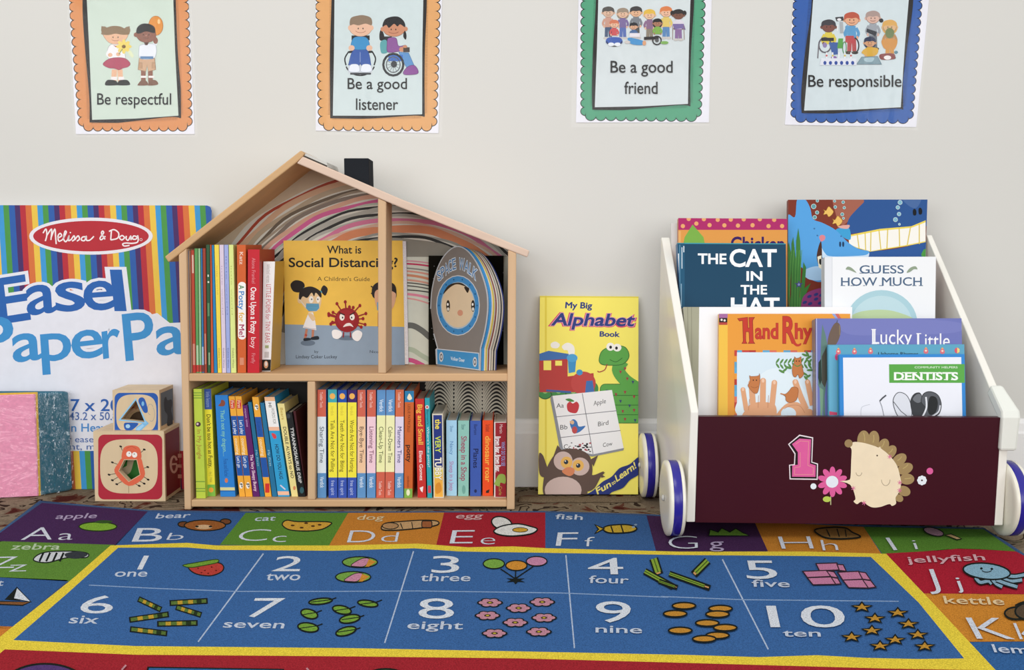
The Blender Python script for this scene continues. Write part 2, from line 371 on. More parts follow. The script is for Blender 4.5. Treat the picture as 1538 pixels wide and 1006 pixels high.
# ------------------------------------------------------------------ books standing spine out
BKN = [0]
def upright(label, q, zs, depth, col, segs=(), art=None, group=None, crop=(0, 0, 1), pages='#d9d3c6', name='book', fin='print', side=None, dymin=.002):
    xl0, xr0, yt, xl1, xr1, yb = q; ox, oy, k = crop
    P = lambda x, y: (ox + x * k, oy + y * k)
    Y = max(PZ_(zs).hit(769, P(0, yb)[1]).y, FY + dymin); Y = min(Y, BK - .008 - depth) if Y + depth > BK - .008 and Y > FY + .03 else Y
    depth = min(depth, BK - .008 - Y); pl = PY_(Y); e = .35 / k
    TL, TR, BR, BL = (pl.hit(*P(x, y)) for x, y in ((xl0 + e, yt), (xr0 - e, yt), (xr1 - e, yb), (xl1 + e, yb)))
    BR.z = BL.z = zs + .0004
    r = thing(name, ((BL.x + BR.x) / 2, Y + depth / 2, zs), label, 'book', group)
    wd = (BR - BL).length; tb = min(.0013, wd * .08); ex = (TR - TL).normalized()
    mc = M(col, fin); ms = M(side or col, fin); m = MB()
    m.prism([TL, TR, BR, BL], (0, .0016, 0), mc)
    b0 = Vector((0, .0017, 0)); dd = (0, depth - .0017, 0)
    m.prism([TL + b0, TL + ex * tb + b0, BL + ex * tb + b0, BL + b0], dd, ms)
    m.prism([TR - ex * tb + b0, TR + b0, BR + b0, BR - ex * tb + b0], dd, ms)
    A = Art(m, pl, fin).crop(ox, oy, k)
    XL = lambda y: xl0 + (xl1 - xl0) * (y - yt) / (yb - yt) + e; XR = lambda y: xr0 + (xr1 - xr0) * (y - yt) / (yb - yt) - e
    A.clip = [proj(p) for p in (TL, TR, BR, BL)]
    A.XL, A.XR = XL, XR
    def seg(y0, y1, c, a=0, b=1):
        A.poly([(XL(y0) + (XR(y0) - XL(y0)) * a, y0), (XL(y0) + (XR(y0) - XL(y0)) * b, y0), (XL(y1) + (XR(y1) - XL(y1)) * b, y1), (XL(y1) + (XR(y1) - XL(y1)) * a, y1)], c)
    def vt(t, y0, y1, c, bold=.02, a=.28, h=.42, **kw):
        f = lambda y: XL(y) + (XR(y) - XL(y)) * a
        A.text(t, (f(y0), y0), (f(y1), y1), (h * (XR(y0) - XL(y0)), 0), c, bold, **kw)
    A.seg, A.vt = seg, vt
    for s_ in segs: seg(*s_)
    if art: art(A)
    m.build('cover', r)
    m = MB(); dn = (BL - TL).normalized()
    i0, i1 = ex * (tb + .0001), .0022
    m.prism([TL + i0 + dn * i1 + b0, TR - i0 + dn * i1 + b0, BR - i0 - dn * .001 + b0, BL + i0 - dn * .001 + b0], (0, depth - .004, 0), M(pages, 'paper'))
    m.build('pages', r); BKN[0] += 1
    return r
TOP, LOL, LOR = (270, 350, .21879), (270, 560, .21875), (460, 560, .22107)
G1, G2, G3 = 'books standing on the upper shelf', 'books leaning in the lower left compartment', 'books standing in the lower right compartment'
def top(label, *q, col, segs=(), art=None, depth=.105, **kw): return upright(label, q, Z_SH, depth, col, segs, art, G1, TOP, **kw)
top('thin grey-blue booklet against the left side panel, first on the upper shelf', 53, 62, 120, 66, 76, 960, col='#8a90a0')
top('thin tan booklet, second from the left on the upper shelf', 62, 74, 120, 76, 87, 960, col='#a97f62')
top('thin red booklet with white patch near its top, third on the upper shelf', 75, 99, 116, 88, 112, 960, col='#b3452f', segs=[(150, 275, '#d6b8a8', .3, .8), (760, 905, '#c98a78', .1, .8), (905, 952, '#b8302a')])
top('green booklet with a pale base band beside the red booklet', 100, 124, 105, 113, 133, 960, col='#5d9a58', segs=[(770, 905, '#a9c7a0', .1, .9), (905, 952, '#b93a33')])
top('pale green booklet with a white line beside the green booklet', 125, 142, 105, 134, 151, 960, col='#7fb07a', segs=[(106, 900, '#b8cdb0', .35, .6), (905, 952, '#b93a33')])
top('thin blue booklet between pale green and red-brown booklets', 143, 155, 105, 152, 168, 960, col='#3174a8', segs=[(780, 905, '#a9c3dc', .1, .9), (905, 952, '#7d3b33')])
top('thin red-brown booklet beside the dark green book', 156, 178, 104, 169, 188, 960, col='#9b3e2b', segs=[(690, 900, '#c58d76', .2, .7)])
top('dark green booklet with pale flecks on its spine', 180, 206, 80, 190, 213, 960, col='#2d5638', segs=[(285, 300, '#d8dccb', .3, .7), (330, 342, '#d8dccb', .3, .8), (480, 570, '#5d8a60', .2, .8), (820, 905, '#9bb08c', .4, .8)])
top('thin orange booklet between dark green and blue booklets', 207, 218, 80, 214, 234, 960, col='#c8562e')
top('thin bright blue booklet beside the yellow booklet', 219, 235, 82, 235, 259, 960, col='#2a83b8')
wk = '#7c6a2c'
top('thin yellow booklet with small lettering, beside the blue booklet', 236, 269, 80, 260, 289, 960, col='#efd64e', art=lambda A: (A.vt('little world', 225, 420, '#c9a93a', 0, .3, .3), A.vt('Debbie Weiss', 790, 925, wk, 0, .3, .35)))
top('pale pinkish-lilac booklet between yellow and periwinkle booklets', 271, 302, 80, 290, 320, 960, col='#d9cadb', art=lambda A: (A.vt('little world', 225, 560, '#b9a0bf', 0, .3, .3), A.vt('Debbie Weiss', 790, 925, '#5a4560', 0, .3, .35)))
top('periwinkle blue booklet with small lettering', 303, 334, 80, 321, 350, 960, col='#9fabdc', art=lambda A: (A.vt('little world', 160, 560, '#7783c0', 0, .3, .3), A.vt('Debbie Weiss', 790, 925, '#2d3870', 0, .3, .35)))
top('pale lime yellow booklet left of the orange book', 335, 368, 80, 351, 389, 960, col='#dbe58d', art=lambda A: (A.vt('little world', 225, 560, '#b8c266', 0, .3, .3), A.vt('Debbie Weiss', 790, 925, '#6b7433', 0, .3, .35)))
def potty(A):
    A.rrect(400, 335, 455, 730, 26, '#f4f0ec')
    for t, y0, y1, c in (('A', 357, 385, '#2f7d43'), ('Potty', 400, 525, '#2f7fc4'), ('for', 545, 610, '#e0a92c'), ('Me!', 628, 712, '#a82a5a')): A.vt(t, y0, y1, c, .03, .2, .6)
    A.vt('Katz', 130, 215, '#f3d7c8', .01, .3, .4); A.rect(412, 855, 440, 905, '#d98a6a')
top('orange book lettered A Potty for Me on a white pill', 391, 454, 80, 396, 456, 960, col='#cf5f2a', art=potty)
def once(A):
    A.vt('Alona Frankel', 170, 345, '#d88a90', 0, .35, .3); A.vt('Once Upon a Potty', 372, 690, '#f6ecec', .035, .26, .46); A.vt('boy', 715, 790, '#f0d0d0', .01, .3, .4); A.vt('Firefly', 825, 895, '#d88a90', 0, .35, .3)
top('thick red book lettered Once Upon a Potty', 466, 549, 112, 463, 547, 960, col='#c3202e', art=once, side='#a33a30')
def poems(A):
    A.seg(868, 945, '#17130f'); A.ell(592, 902, 15, 26, '#d9a077'); A.ell(592, 897, 9, 16, '#efe6dc')
    A.vt('selected verses', 215, 340, '#b9b2ae', 0, .3, .35); A.vt('LITTLE POEMS for TINY EARS', 352, 752, '#c9525c', .006, .3, .42); A.seg(770, 790, '#a9b37d', .3, .7); A.seg(815, 855, '#c9c4bf', .25, .75)
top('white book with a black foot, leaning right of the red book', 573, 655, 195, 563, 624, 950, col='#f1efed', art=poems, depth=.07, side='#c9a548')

def lol(label, *q, col, segs=(), art=None, depth=.105, **kw): return upright(label, q, Z_BO, depth, col, segs, art, G2, LOL, **kw)
def jungle(A):
    for y in (133, 150, 168, 742, 790, 808): A.seg(y, y + 7, '#7fa23a')
    A.ell(126, 352, 18, 17, '#4b2f3a'); A.ell(122, 350, 8, 8, '#d9c4c0'); A.vt('In My Jungle', 390, 590, '#b08a3a', .015, .3, .45)
lol('lime green book with dark striped bands, leftmost in the lower shelf', 93, 151, 110, 112, 179, 862, col='#bcd047', art=jungle, pages='#d8d4c4')
def ytall(A):
    A.seg(110, 250, '#3b57a6'); A.seg(766, 846, '#7fba4a'); A.vt('little lessons', 130, 235, '#9fb0dc', 0, .3, .5); A.vt("Don't be too hot as Fuzzy,", 285, 648, '#3b3a20', .02, .3, .5); A.vt('by J. Hale', 680, 750, '#a79a3a', 0, .35, .35); A.ell(215, 803, 17, 17, '#f0a83c')
lol('yellow book with a blue head and green foot', 159, 216, 110, 192, 246, 848, col='#f1e23f', art=ytall, side='#c9c63c')
def dragon(A):
    A.vt("That's not my dragon…", 255, 570, '#8fd0b4', .01, .35, .3); A.vt('Fiona and Rachel', 590, 710, '#1b4f96', 0, .35, .3); A.seg(785, 806, '#d9d59a'); A.seg(806, 812, '#1d5aa5'); A.ell(320, 738, 11, 16, '#d97b55')
    A.blob([(265, 225), (280, 205), (285, 185), (305, 190), (312, 210), (300, 228)], '#8a4a3a')
lol('wide bright blue book with a small brown dragon on its spine', 240, 331, 152, 278, 383, 834, col='#2a80d0', art=dragon)
def striped(A):
    o, b = '#f0ab3a', '#1f55a5'
    for y0, y1, c in ((160, 295, o), (295, 430, b), (430, 565, o), (565, 705, b), (705, 840, o)): A.seg(y0, y1, c)
    xm = lambda y: (A.XL(y) + A.XR(y)) / 2
    A.rrect(xm(215) - 15, 185, xm(215) + 15, 245, 5, '#d0322f'); A.ell(xm(772), 772, 13, 22, '#f4efe6')
    A.vt('First', 190, 240, '#f6e0c0', .02, .25, .5)
    A.vt('Let’s play', 325, 420, '#e6ecf5', .02, .25, .5); A.vt('counting', 450, 560, '#f9e6c4', .02, .25, .5); A.vt('Let’s go', 575, 650, '#e6ecf5', .02, .25, .5); A.vt('P', 760, 785, '#333', .03, .28, .45)
lol('orange and blue striped book right of the wide blue book', 334, 378, 160, 409, 450, 838, col='#f0ab3a', art=striped)
lol('orange and blue striped book left of the purple book', 379, 424, 160, 451, 500, 838, col='#f0ab3a', art=striped)
lol('thin purple book with pale lettering', 428, 466, 222, 502, 550, 838, col='#5f1c66', art=lambda A: (A.vt('moon time', 245, 370, '#c9a0cc', .01, .3, .4), A.vt('The Very Sleepy Bunny', 560, 812, '#f1cfe0', .03, .28, .5)))
lol('dark teal blue book behind the purple book', 467, 494, 200, 551, 584, 840, col='#1f6a90', art=lambda A: A.vt('My First', 530, 640, '#8ec3d0', .01, .3, .4))
def striped2(A):
    o, b = '#f0ab3a', '#1f55a5'
    for y0, y1, c in ((165, 302, o), (302, 440, b), (440, 580, o), (580, 715, b), (715, 842, o)): A.seg(y0, y1, c)
    xm = lambda y: (A.XL(y) + A.XR(y)) / 2
    A.rrect(xm(790) - 15, 758, xm(790) + 15, 822, 5, '#d0322f'); A.ell(xm(235), 235, 13, 20, '#f4efe6'); A.vt('P', 225, 248, '#333', .03, .28, .45); A.vt('Let’s', 335, 430, '#1a4a95', .01, .3, .4); A.vt('counting', 455, 570, '#f9e6c4', .02, .25, .5)
lol('orange and blue striped book between two teal blue books', 495, 541, 165, 585, 631, 842, col='#f0ab3a', art=striped2)
lol('teal blue book left of the white-headed book', 550, 580, 205, 634, 671, 842, col='#22719c', art=lambda A: A.vt('My First', 530, 640, '#a9d3e0', .01, .3, .4))
def wide(A):
    A.seg(165, 193, '#efb98c'); A.seg(193, 370, '#f2f0ee'); A.seg(370, 396, '#efb99a'); A.seg(396, 812, '#2f9ed2'); A.seg(812, 838, '#f0bda0')
    A.vt('HI', 205, 235, '#333', .02, .3, .3); A.vt('WORDS FOR', 240, 350, '#8b8a8a', .01, .5, .28); A.blob([(630, 415), (655, 420), (664, 445), (645, 450)], '#d8454a'); A.vt('HOW DO YOU HUG', 490, 728, '#1f3550', .03, .35, .32); A.line([(690, 770), (725, 800)], 9, '#d9d2e6')
lol('light blue book with a white lettered head and peach bands', 579, 652, 165, 673, 755, 838, col='#2f9ed2', art=wide)
lol('narrow pale yellow book with dark lettering', 668, 718, 210, 767, 813, 836, col='#ecdc93', art=lambda A: (A.vt('Bears', 240, 320, '#b8963e', .01, .3, .4), A.vt('DOUBLE ALWAYS to NO', 370, 722, '#4a4236', .03, .3, .45), A.ell(787, 790, 9, 14, '#d98a5a')))
lol('black book with white lettering beside the pale yellow book', 728, 771, 270, 815, 864, 840, col='#16181a', art=lambda A: (A.ell(746, 296, 13, 16, '#3a3e42'), A.vt('TYRANNOSAURUS DRIP', 375, 755, '#dcdcdc', .035, .3, .5), A.ell(838, 805, 14, 22, '#35606a')))
lol('dark maroon book leaning against the lower divider', 777, 796, 262, 867, 873, 842, col='#4a1a20', side='#4a1a20', depth=.1)

def lor(label, *q, col, segs=(), art=None, depth=.105, **kw): return upright(label, q, Z_BO, depth, col, segs, art, G3, LOR, **kw)
def time_(a, b, c, t, tc='#56525c', foot='Verdick', head='Toddler Tools', ys=(297, 680)):
    def f(A):
        A.seg(112, ys[0], a); A.seg(ys[0], ys[1], b); A.seg(ys[1], 852, c)
        if foot: A.vt(head, 130, 235, '#f0d3cc', .01, .3, .32); A.vt(foot, 705, 780, '#e4eef8', .02, .3, .45)
        else: A.vt('Verdick', 180, 265, '#e4eef8', .02, .3, .45); A.vt('Toddler Tools', 735, 830, '#f0d3cc', .01, .3, .35)
        A.vt(t, 365, 610, tc, .012, .28, .48)
    return f
co, bl = '#d0644f', '#5f93c8'
lor('white, coral and blue banded book lettered Sharing Time', 74, 135, 113, 75, 136, 850, col=bl, art=time_(co, '#dfe9f1', bl, 'Sharing Time', '#4f5a6a'))
def notfor(hd, t):
    def f(A):
        A.seg(112, 200, hd); A.seg(200, 710, '#f5e742'); A.seg(710, 852, '#3553b2'); xm = (A.XL(160) + A.XR(160)) / 2; A.ell(xm, 158, 19, 20, '#f0b45a')
        A.vt('Verdick', 225, 290, '#cdbb3a', .0, .3, .35); A.vt(t, 320, 672, '#6a5d18', .012, .28, .45); A.vt('free spirit', 730, 830, '#b7c3ea', .01, .3, .4)
    return f
lor('yellow book with a teal head, lettered Tails Are Not for Pulling', 146, 209, 112, 150, 212, 850, col='#3553b2', art=notfor('#42a8b0', 'Tails Are Not for Pulling'))
lor('yellow book with a blue head, lettered Teeth Are Not for Biting', 213, 276, 116, 215, 276, 850, col='#3553b2', art=notfor('#1f4fa8', 'Teeth Are Not for Biting'))
lor('yellow book with a dark purple head, lettered Words Are Not for Hurting', 279, 343, 116, 279, 342, 850, col='#3553b2', art=notfor('#3f1f66', 'Words Are Not for Hurting'))
lor('peach, coral and blue banded book lettered Bye-Bye Time', 347, 404, 115, 345, 405, 850, col=bl, art=time_(co, '#f2c9a2', bl, 'Bye-Bye Time', '#6a5242'))
lor('pink, coral and blue banded book lettered Listening Time', 412, 474, 115, 410, 472, 850, col=bl, art=time_(co, '#f3cfdb', bl, 'Listening Time', '#7a4a62'))
lor('pale yellow book with blue head and coral foot, lettered Clean-Up Time', 480, 541, 115, 474, 533, 850, col=co, art=time_(bl, '#f0f2b5', co, 'Clean-Up Time', '#56603a', foot=None, ys=(288, 672)))
lor('pale yellow book with blue head and coral foot, lettered Calm-Down Time', 542, 603, 115, 534, 598, 850, col=co, art=time_(bl, '#f2f2bb', co, 'Calm-Down Time', '#56603a', foot=None, ys=(288, 672)))
lor('lavender, coral and blue banded book lettered Manners Time', 605, 664, 113, 600, 661, 850, col=bl, art=time_('#d46c48', '#e2d8ee', bl, 'Manners Time', '#4a4a80'))
def pot2(A):
    A.seg(120, 198, '#2a7fb0'); A.seg(785, 852, '#7fae4a'); A.blob([(690, 155), (700, 140), (712, 155), (718, 175), (700, 185), (686, 172)], '#f1e6c8'); A.ell(692, 812, 12, 22, '#e9ecc8')
    A.vt('LESLIE PATRICELLI', 215, 400, '#7a3516', .01, .35, .28); A.vt('potty', 490, 605, '#3a1e12', .04, .28, .5); A.vt('candlewick', 700, 780, '#7a3516', .01, .35, .28)
lor('rust orange book with blue head and green foot, lettered potty', 668, 733, 122, 663, 722, 850, col='#cc642c', art=pot2)
lor('red book lettered Big and Small in yellow', 738, 802, 175, 756, 816, 848, col='#c8302c', art=lambda A: (A.vt('Big and Small', 215, 485, '#f2c04a', .04, .25, .52), A.vt('Elena Gomez', 530, 730, '#f4e6e2', .03, .3, .38), A.poly([(770, 780), (795, 770), (790, 812), (778, 800)], '#f4ecec')))
lor('thin teal book with a red emblem near its foot', 804, 839, 170, 822, 856, 850, col='#2d9fae', art=lambda A: (A.ell(821, 232, 13, 13, '#e8d8d4'), A.ell(821, 232, 7, 7, '#c84a4a'), A.vt('Barron’s', 250, 350, '#15505a', .01, .3, .4), A.vt('Where’s the potty?', 365, 640, '#d6f0f2', .015, .3, .42), A.seg(765, 815, '#d1485a', .15, .85)))
def tub(A):
    A.seg(286, 640, '#22357f', .1, .92); A.seg(660, 842, '#eeb348', .1, .92); A.blob([(A.XL(650) + 8, 640), (A.XL(650) + 30, 668), (A.XL(650) + 45, 640), (A.XR(640) - 8, 650), (A.XR(650) - 10, 690), (A.XL(690) + 20, 720), (A.XL(690) + 8, 690)], '#e8d23a')
    A.vt('the', 315, 380, '#f4e04a', .04, .28, .5); A.vt('VERY', 430, 540, '#cfe04a', .04, .25, .5); A.vt('TUBBY', 575, 725, '#f7f2e0', .05, .2, .6, ol='#2a3f2f', olw=.04)
    A.blob([(A.XL(780) + 15, 760), (A.XR(780) - 25, 745), (A.XR(780) - 15, 800), (A.XL(800) + 18, 820)], '#d98f2e')
lor('navy and yellow book with a pale edge, left of the light blue book', 854, 929, 278, 864, 936, 850, col='#dfd8c4', art=tub, depth=.12)
lor('light blue board book, first of the five short ones', 950, 1024, 322, 952, 1024, 836, col='#a6d3ee', art=lambda A: (A.vt('Shaw', 360, 400, '#5a86b0', .01, .35, .3), A.vt('Nancy', 465, 555, '#5f8fc0', .02, .35, .32), A.vt('Sheep in a Jeep', 600, 800, '#b07fae', .02, .3, .38)), depth=.09)
lor('sea green board book with pink lettering, among the short ones', 1030, 1108, 324, 1030, 1104, 838, col='#8fc6ba', art=lambda A: (A.vt('Shaw', 350, 385, '#4a7f7a', .01, .3, .35), A.vt('Sheep in a Shop', 430, 732, '#9d5068', .03, .28, .5), A.ell(1070, 792, 12, 30, '#6fa79d')), depth=.09)
lor('royal blue board book lettered Planes', 1112, 1189, 325, 1112, 1188, 838, col='#3c5bae', art=lambda A: (A.vt('Barton', 350, 420, '#1f2f66', .02, .35, .3), A.vt('Planes', 515, 645, '#16204f', .03, .3, .45), A.ell(1150, 802, 9, 12, '#1f2a5a')), depth=.09)
lor('orange-red board book lettered in yellow', 1196, 1271, 322, 1196, 1270, 836, col='#ea4f1e', art=lambda A: (A.vt('Strickland', 350, 398, '#7a2410', .01, .3, .4), A.vt('dinosaur roar', 430, 740, '#f6b64a', .03, .26, .5), A.poly([(1222, 800), (1245, 790), (1240, 815), (1220, 815)], '#35201a')), depth=.09)
def brown(A):
    A.seg(338, 842, '#97202c', .1, 1); A.vt('Martin', 350, 410, '#e0c4c4', .01, .45, .25); A.vt('Brown Bear, Brown Bear,', 432, 672, '#f4eeee', .05, .12, .4); A.vt('WHAT DO YOU SEE', 468, 632, '#8f9ed8', .03, .6, .3); A.blob([(1282, 740), (1310, 690), (1350, 695), (1352, 750), (1320, 745), (1312, 770), (1280, 758)], '#93b04f'); A.vt('Carle', 770, 830, '#b9a04a', .01, .4, .25)
lor('maroon board book with a green patch near its foot, against the right side panel', 1275, 1361, 334, 1275, 1359, 846, col='#e6dcd8', art=brown, depth=.09)

# ------------------------------------------------------------------ books shown face on
def keyhole(outer, inner):
    def area2(p): return sum(p[i - 1][0] * p[i][1] - p[i][0] * p[i - 1][1] for i in range(len(p)))
    if area2(outer) * area2(inner) > 0: inner = inner[::-1]
    j = min(range(len(inner)), key=lambda i: (inner[i][0] - outer[0][0]) ** 2 + (inner[i][1] - outer[0][1]) ** 2)
    inner = inner[j:] + inner[:j]
    return outer + [outer[0]] + inner + [inner[0]]
def superell(cx, cy, rx, ry, e=3.2, n=48):
    f = lambda v: math.copysign(abs(v) ** (2 / e), v)
    return [(cx + rx * f(math.cos(2 * PI * i / n)), cy + ry * f(math.sin(2 * PI * i / n))) for i in range(n)]
def facing(name, label, corners, pl, thick, col, art=None, crop=(0, 0, 1), fin='gloss', pages='#e6e2da', spine=None, group=None, zbase=None, boards=.0016, cat='book', inset=.003, back=None, proud=0):
    ox, oy, k = crop; P = [pl.hit(ox + x * k, oy + y * k) for x, y in corners]
    n = -pl.n
    if zbase is not None: zbase += thick * max(0, -n.z)
    if zbase is not None:       # carry the hidden lower edge down to what it stands on
        up = (P[0] - P[3]).normalized(); up2 = (P[1] - P[2]).normalized()
        P[3] = P[3] + up * ((zbase - P[3].z) / up.z); P[2] = P[2] + up2 * ((zbase - P[2].z) / up2.z)
    ex, dn = (P[1] - P[0]).normalized(), (P[3] - P[0]).normalized()
    r = thing(name, (P[3] + P[2]) / 2 + n * thick / 2, label, cat, group)
    m = MB(); mc = M(col, fin)
    m.prism(P, n * boards, mc)
    m.prism([p + n * (thick - boards) for p in P], n * boards, M(back or col, fin))
    m.prism([P[0] + n * boards, P[0] + ex * boards + n * boards, P[3] + ex * boards + n * boards, P[3] + n * boards], n * (thick - 2 * boards), M(spine or col, fin))
    A = Art(m, pl, fin).crop(ox, oy, k); A.clip = [proj(p) for p in P]
    if art: art(A)
    m.build('cover', r)
    m = MB(); q = [P[0] + ex * (boards + .0002) + dn * inset, P[1] - ex * (.0012 - proud) + dn * inset, P[2] - ex * (.0012 - proud) - dn * inset, P[3] + ex * (boards + .0002) - dn * inset]
    m.prism([p + n * (boards + .0001) for p in q], n * (thick - 2 * boards - .0002), M(pages, 'pages')); m.build('pages', r)
    return r

def social(A):
    Y_, G_ = '#f2c452', '#8fa3b8'
    A.rect(72, 95, 912, 690, Y_); A.poly([(60, 672), (930, 690), (930, 960), (60, 960)], G_)
    K = '#1d1a18'
    A.text('What is', (372, 185), (605, 185), (0, -52), K, .03); A.text('Social Distancing?', (110, 278), (855, 278), (0, -62), K, .035)
    A.text("A Children's Guide", (305, 373), (665, 375), (0, -28), '#5a4520', .0)
    A.text('by', (285, 868), (312, 868), (0, -18), '#28303a'); A.text('Lindsey Coker Luckey', (158, 905), (440, 905), (0, -22), '#28303a', .01); A.text('Nicole', (665, 868), (745, 870), (0, -18), '#28303a')
    sk, hr = '#e7c79a', '#231c1a'
    # masked girl with two puffs
    A.ell(240, 800, 50, 20, '#66788c')
    A.blob([(120, 400), (150, 370), (200, 378), (218, 410), (190, 450), (140, 445)], hr); A.blob([(330, 430), (350, 404), (376, 430), (360, 474), (336, 455)], hr)
    A.line([(200, 440), (215, 420)], 8, '#58a8b8'); A.line([(325, 440), (335, 455)], 8, '#58a8b8')
    A.blob([(175, 490), (195, 440), (260, 420), (320, 450), (332, 510), (315, 570), (270, 588), (220, 560)], sk); A.ell(185, 505, 16, 24, sk)
    A.blob([(178, 490), (190, 435), (260, 412), (325, 445), (330, 490), (295, 455), (282, 480), (265, 455), (235, 490), (205, 480), (188, 505)], hr)
    A.ell(262, 502, 16, 24, '#f4efe8'); A.ell(310, 502, 12, 22, '#f4efe8'); A.ell(266, 500, 4, 6, '#333'); A.ell(308, 500, 4, 6, '#333')
    A.line([(182, 500), (230, 560)], 3, '#dfe7ea'); A.poly([(228, 528), (315, 530), (318, 560), (300, 580), (245, 582), (226, 560)], '#5f9dbe'); A.line([(228, 545), (316, 547)], 2, '#4d86a6')
    A.poly([(245, 590), (275, 590), (292, 660), (298, 712), (205, 695), (225, 640)], '#f0eef0'); A.blob([(240, 600), (262, 595), (290, 628), (280, 648), (262, 640)], sk); A.line([(215, 690), (250, 700), (296, 704)], 3, '#b5a9b5')
    A.line([(232, 705), (220, 770)], 16, '#c07f62'); A.line([(275, 708), (272, 765)], 16, '#c07f62'); A.line([(229, 740), (224, 752)], 17, '#b8463c')
    A.blob([(212, 768), (250, 765), (262, 778), (215, 786)], '#1c2530'); A.blob([(262, 762), (308, 752), (314, 775), (265, 778)], '#1c2530')
    # the red germ
    R = '#97191f'; A.ell(510, 765, 70, 16, '#66788c')
    for a, l in ((-95, 145), (-65, 110), (-120, 150), (-50, 150), (-20, 150), (-5, 120), (15, 140), (-150, 120), (-165, 140), (170, 110), (165, 125), (200, 145), (28, 120), (-80, 105)):
        t = math.radians(a); x, y = 508 + l * .92 * math.cos(t), 642 + l * .86 * math.sin(t); A.line([(508, 642), (x, y)], 9, R); A.ell(x, y, 10, 12, R)
    A.ell(508, 642, 84, 84, R); A.ell(500, 632, 60, 60, '#a42228'); A.ell(474, 622, 17, 24, '#f4efe8'); A.ell(544, 622, 17, 22, '#f4efe8'); A.ell(478, 626, 5, 7, '#222'); A.ell(540, 626, 5, 7, '#222')
    A.line([(455, 592), (492, 608)], 8, '#2a0a0c'); A.line([(562, 590), (528, 608)], 8, '#2a0a0c'); A.blob([(482, 690), (500, 668), (530, 664), (552, 690), (530, 682), (505, 685)], '#f2ebe6')
    A.line([(485, 725), (482, 762)], 8, R); A.line([(532, 725), (532, 762)], 8, R)
    A.blob([(405, 720), (430, 708), (468, 722), (472, 750), (445, 772), (412, 762)], '#f4f2f2'); A.blob([(545, 735), (580, 712), (612, 730), (605, 765), (580, 788), (548, 770)], '#f4f2f2')
    # child half hidden by the divider
    A.blob([(678, 440), (700, 395), (760, 375), (830, 395), (848, 450), (830, 500), (700, 495)], hr); A.line([(690, 420), (672, 410)], 8, hr); A.line([(690, 450), (674, 462)], 8, hr)
    A.blob([(700, 450), (760, 430), (830, 450), (845, 480), (822, 560), (760, 600), (710, 550)], '#d9a886'); A.rect(715, 520, 815, 575, '#5f9dbe'); A.rect(720, 590, 810, 690, '#a33a34')
ths = .011; Ys = BK - .006 - ths
facing('picture_book', 'yellow and grey picture book lettered What is Social Distancing, standing face out', [(72, 97), (889, 97), (906, 944), (86, 944)], PY_(Ys), ths, '#f2c452', social, (410, 340, .21875), fin='print', proud=.007, inset=.001, pages='#eceaf0', zbase=Z_SH + .0004)

def starry(A):
    for i in range(60): A.ells([(random.uniform(201, 735), random.uniform(160, 900))], '#cfd3da', 2.2, 2.2, 6)
facing('picture_book', 'black picture book with white star specks behind the round-topped book', [(200, 155), (715, 155), (715, 908), (200, 908)], PY_(BK - .0125), .006, '#15140f', starry, (600, 350, .21858), fin='matte', zbase=Z_SH + .0004)

# round-topped board book
cr = (600, 350, .21858); T3 = lambda p: (cr[0] + p[0] * cr[2], cr[1] + p[1] * cr[2])
pz = PZ_(Z_SH); a_, b_ = pz.hit(*T3((255, 915))), pz.hit(*T3((552, 948))); ev = (b_ - a_).normalized(); sp = Plane(a_ + Vector((0, 0, .0004)), (ev.y, -ev.x, 0))
outl = catmull([(214, 520), (225, 380), (262, 240), (320, 140), (395, 92), (470, 125), (540, 225), (592, 370), (606, 500), (590, 650), (556, 790)], False, 5) + [(552, 948), (255, 912), (250, 800), (262, 790), (235, 690)]
P3 = [sp.hit(*T3(p)) for p in outl]; zmin = Z_SH + .0004
for p in P3:
    if p.z < Z_SH + .004: p.z = zmin
rt = thing('board_book', (a_ + b_) / 2, 'grey board book with a rounded top and blue porthole ring, lettered Space Walk', 'book')
m = MB(); m.prism(P3, -sp.n * .0025, M('#7e7873', 'print'), M('#c9ccd0', 'print'))
A = Art(m, sp, 'print').crop(*cr); A.clip = [T3((-50, 0)), T3((900, 0)), T3((900, 1000)), T3((552, 946)), T3((255, 910)), T3((-50, 864))]
A.poly([(outl[i][0] * .985 + 6, outl[i][1] * .985 + 8) for i in range(len(outl))], '#7e7873'); A.line(outl, 7, '#b9bfc4')
A.ell(402, 497, 150, 208, '#c2c6c8'); A.ell(402, 497, 144, 202, '#3f86bd'); A.ell(402, 497, 118, 162, '#a8bcc8')
for k in range(14):
    t = 2 * PI * k / 14; A.ell(402 + 131 * math.cos(t), 497 + 182 * math.sin(t), 4, 6, '#25577f')
A.ell(402, 497, 112, 152, '#d5bf9f'); A.poly(catmull([(300, 420), (330, 365), (380, 342), (430, 345), (480, 385), (440, 362), (390, 352), (345, 375)], True), '#33291f'); A.blob([(445, 370), (478, 378), (470, 410), (458, 400)], '#2a221c')
for x in (334, 505): A.ell(x, 500, 13, 40, '#2b2420'); A.ell(x - 2, 490, 6, 10, '#f2efe8'); A.ell(x, 522, 8, 12, '#d8d3c8')
A.ell(417, 548, 19, 21, '#c98f74')
for t, p0, p1, up in (('S', (268, 330), (292, 315), (-14, -62)), ('P', (293, 308), (317, 290), (-13, -66)), ('A', (318, 288), (340, 270), (-10, -70)), ('C', (342, 268), (362, 256), (-8, -72)), ('E', (366, 254), (388, 246), (-5, -74)),
                     ('W', (408, 246), (442, 252), (4, -74)), ('A', (444, 256), (470, 272), (8, -72)), ('L', (473, 276), (492, 290), (11, -70)), ('K', (496, 296), (522, 322), (14, -66))):
    A.text(t, p0, p1, up, '#3f74a8', .0, ol='#c9d3dc', olw=.10)
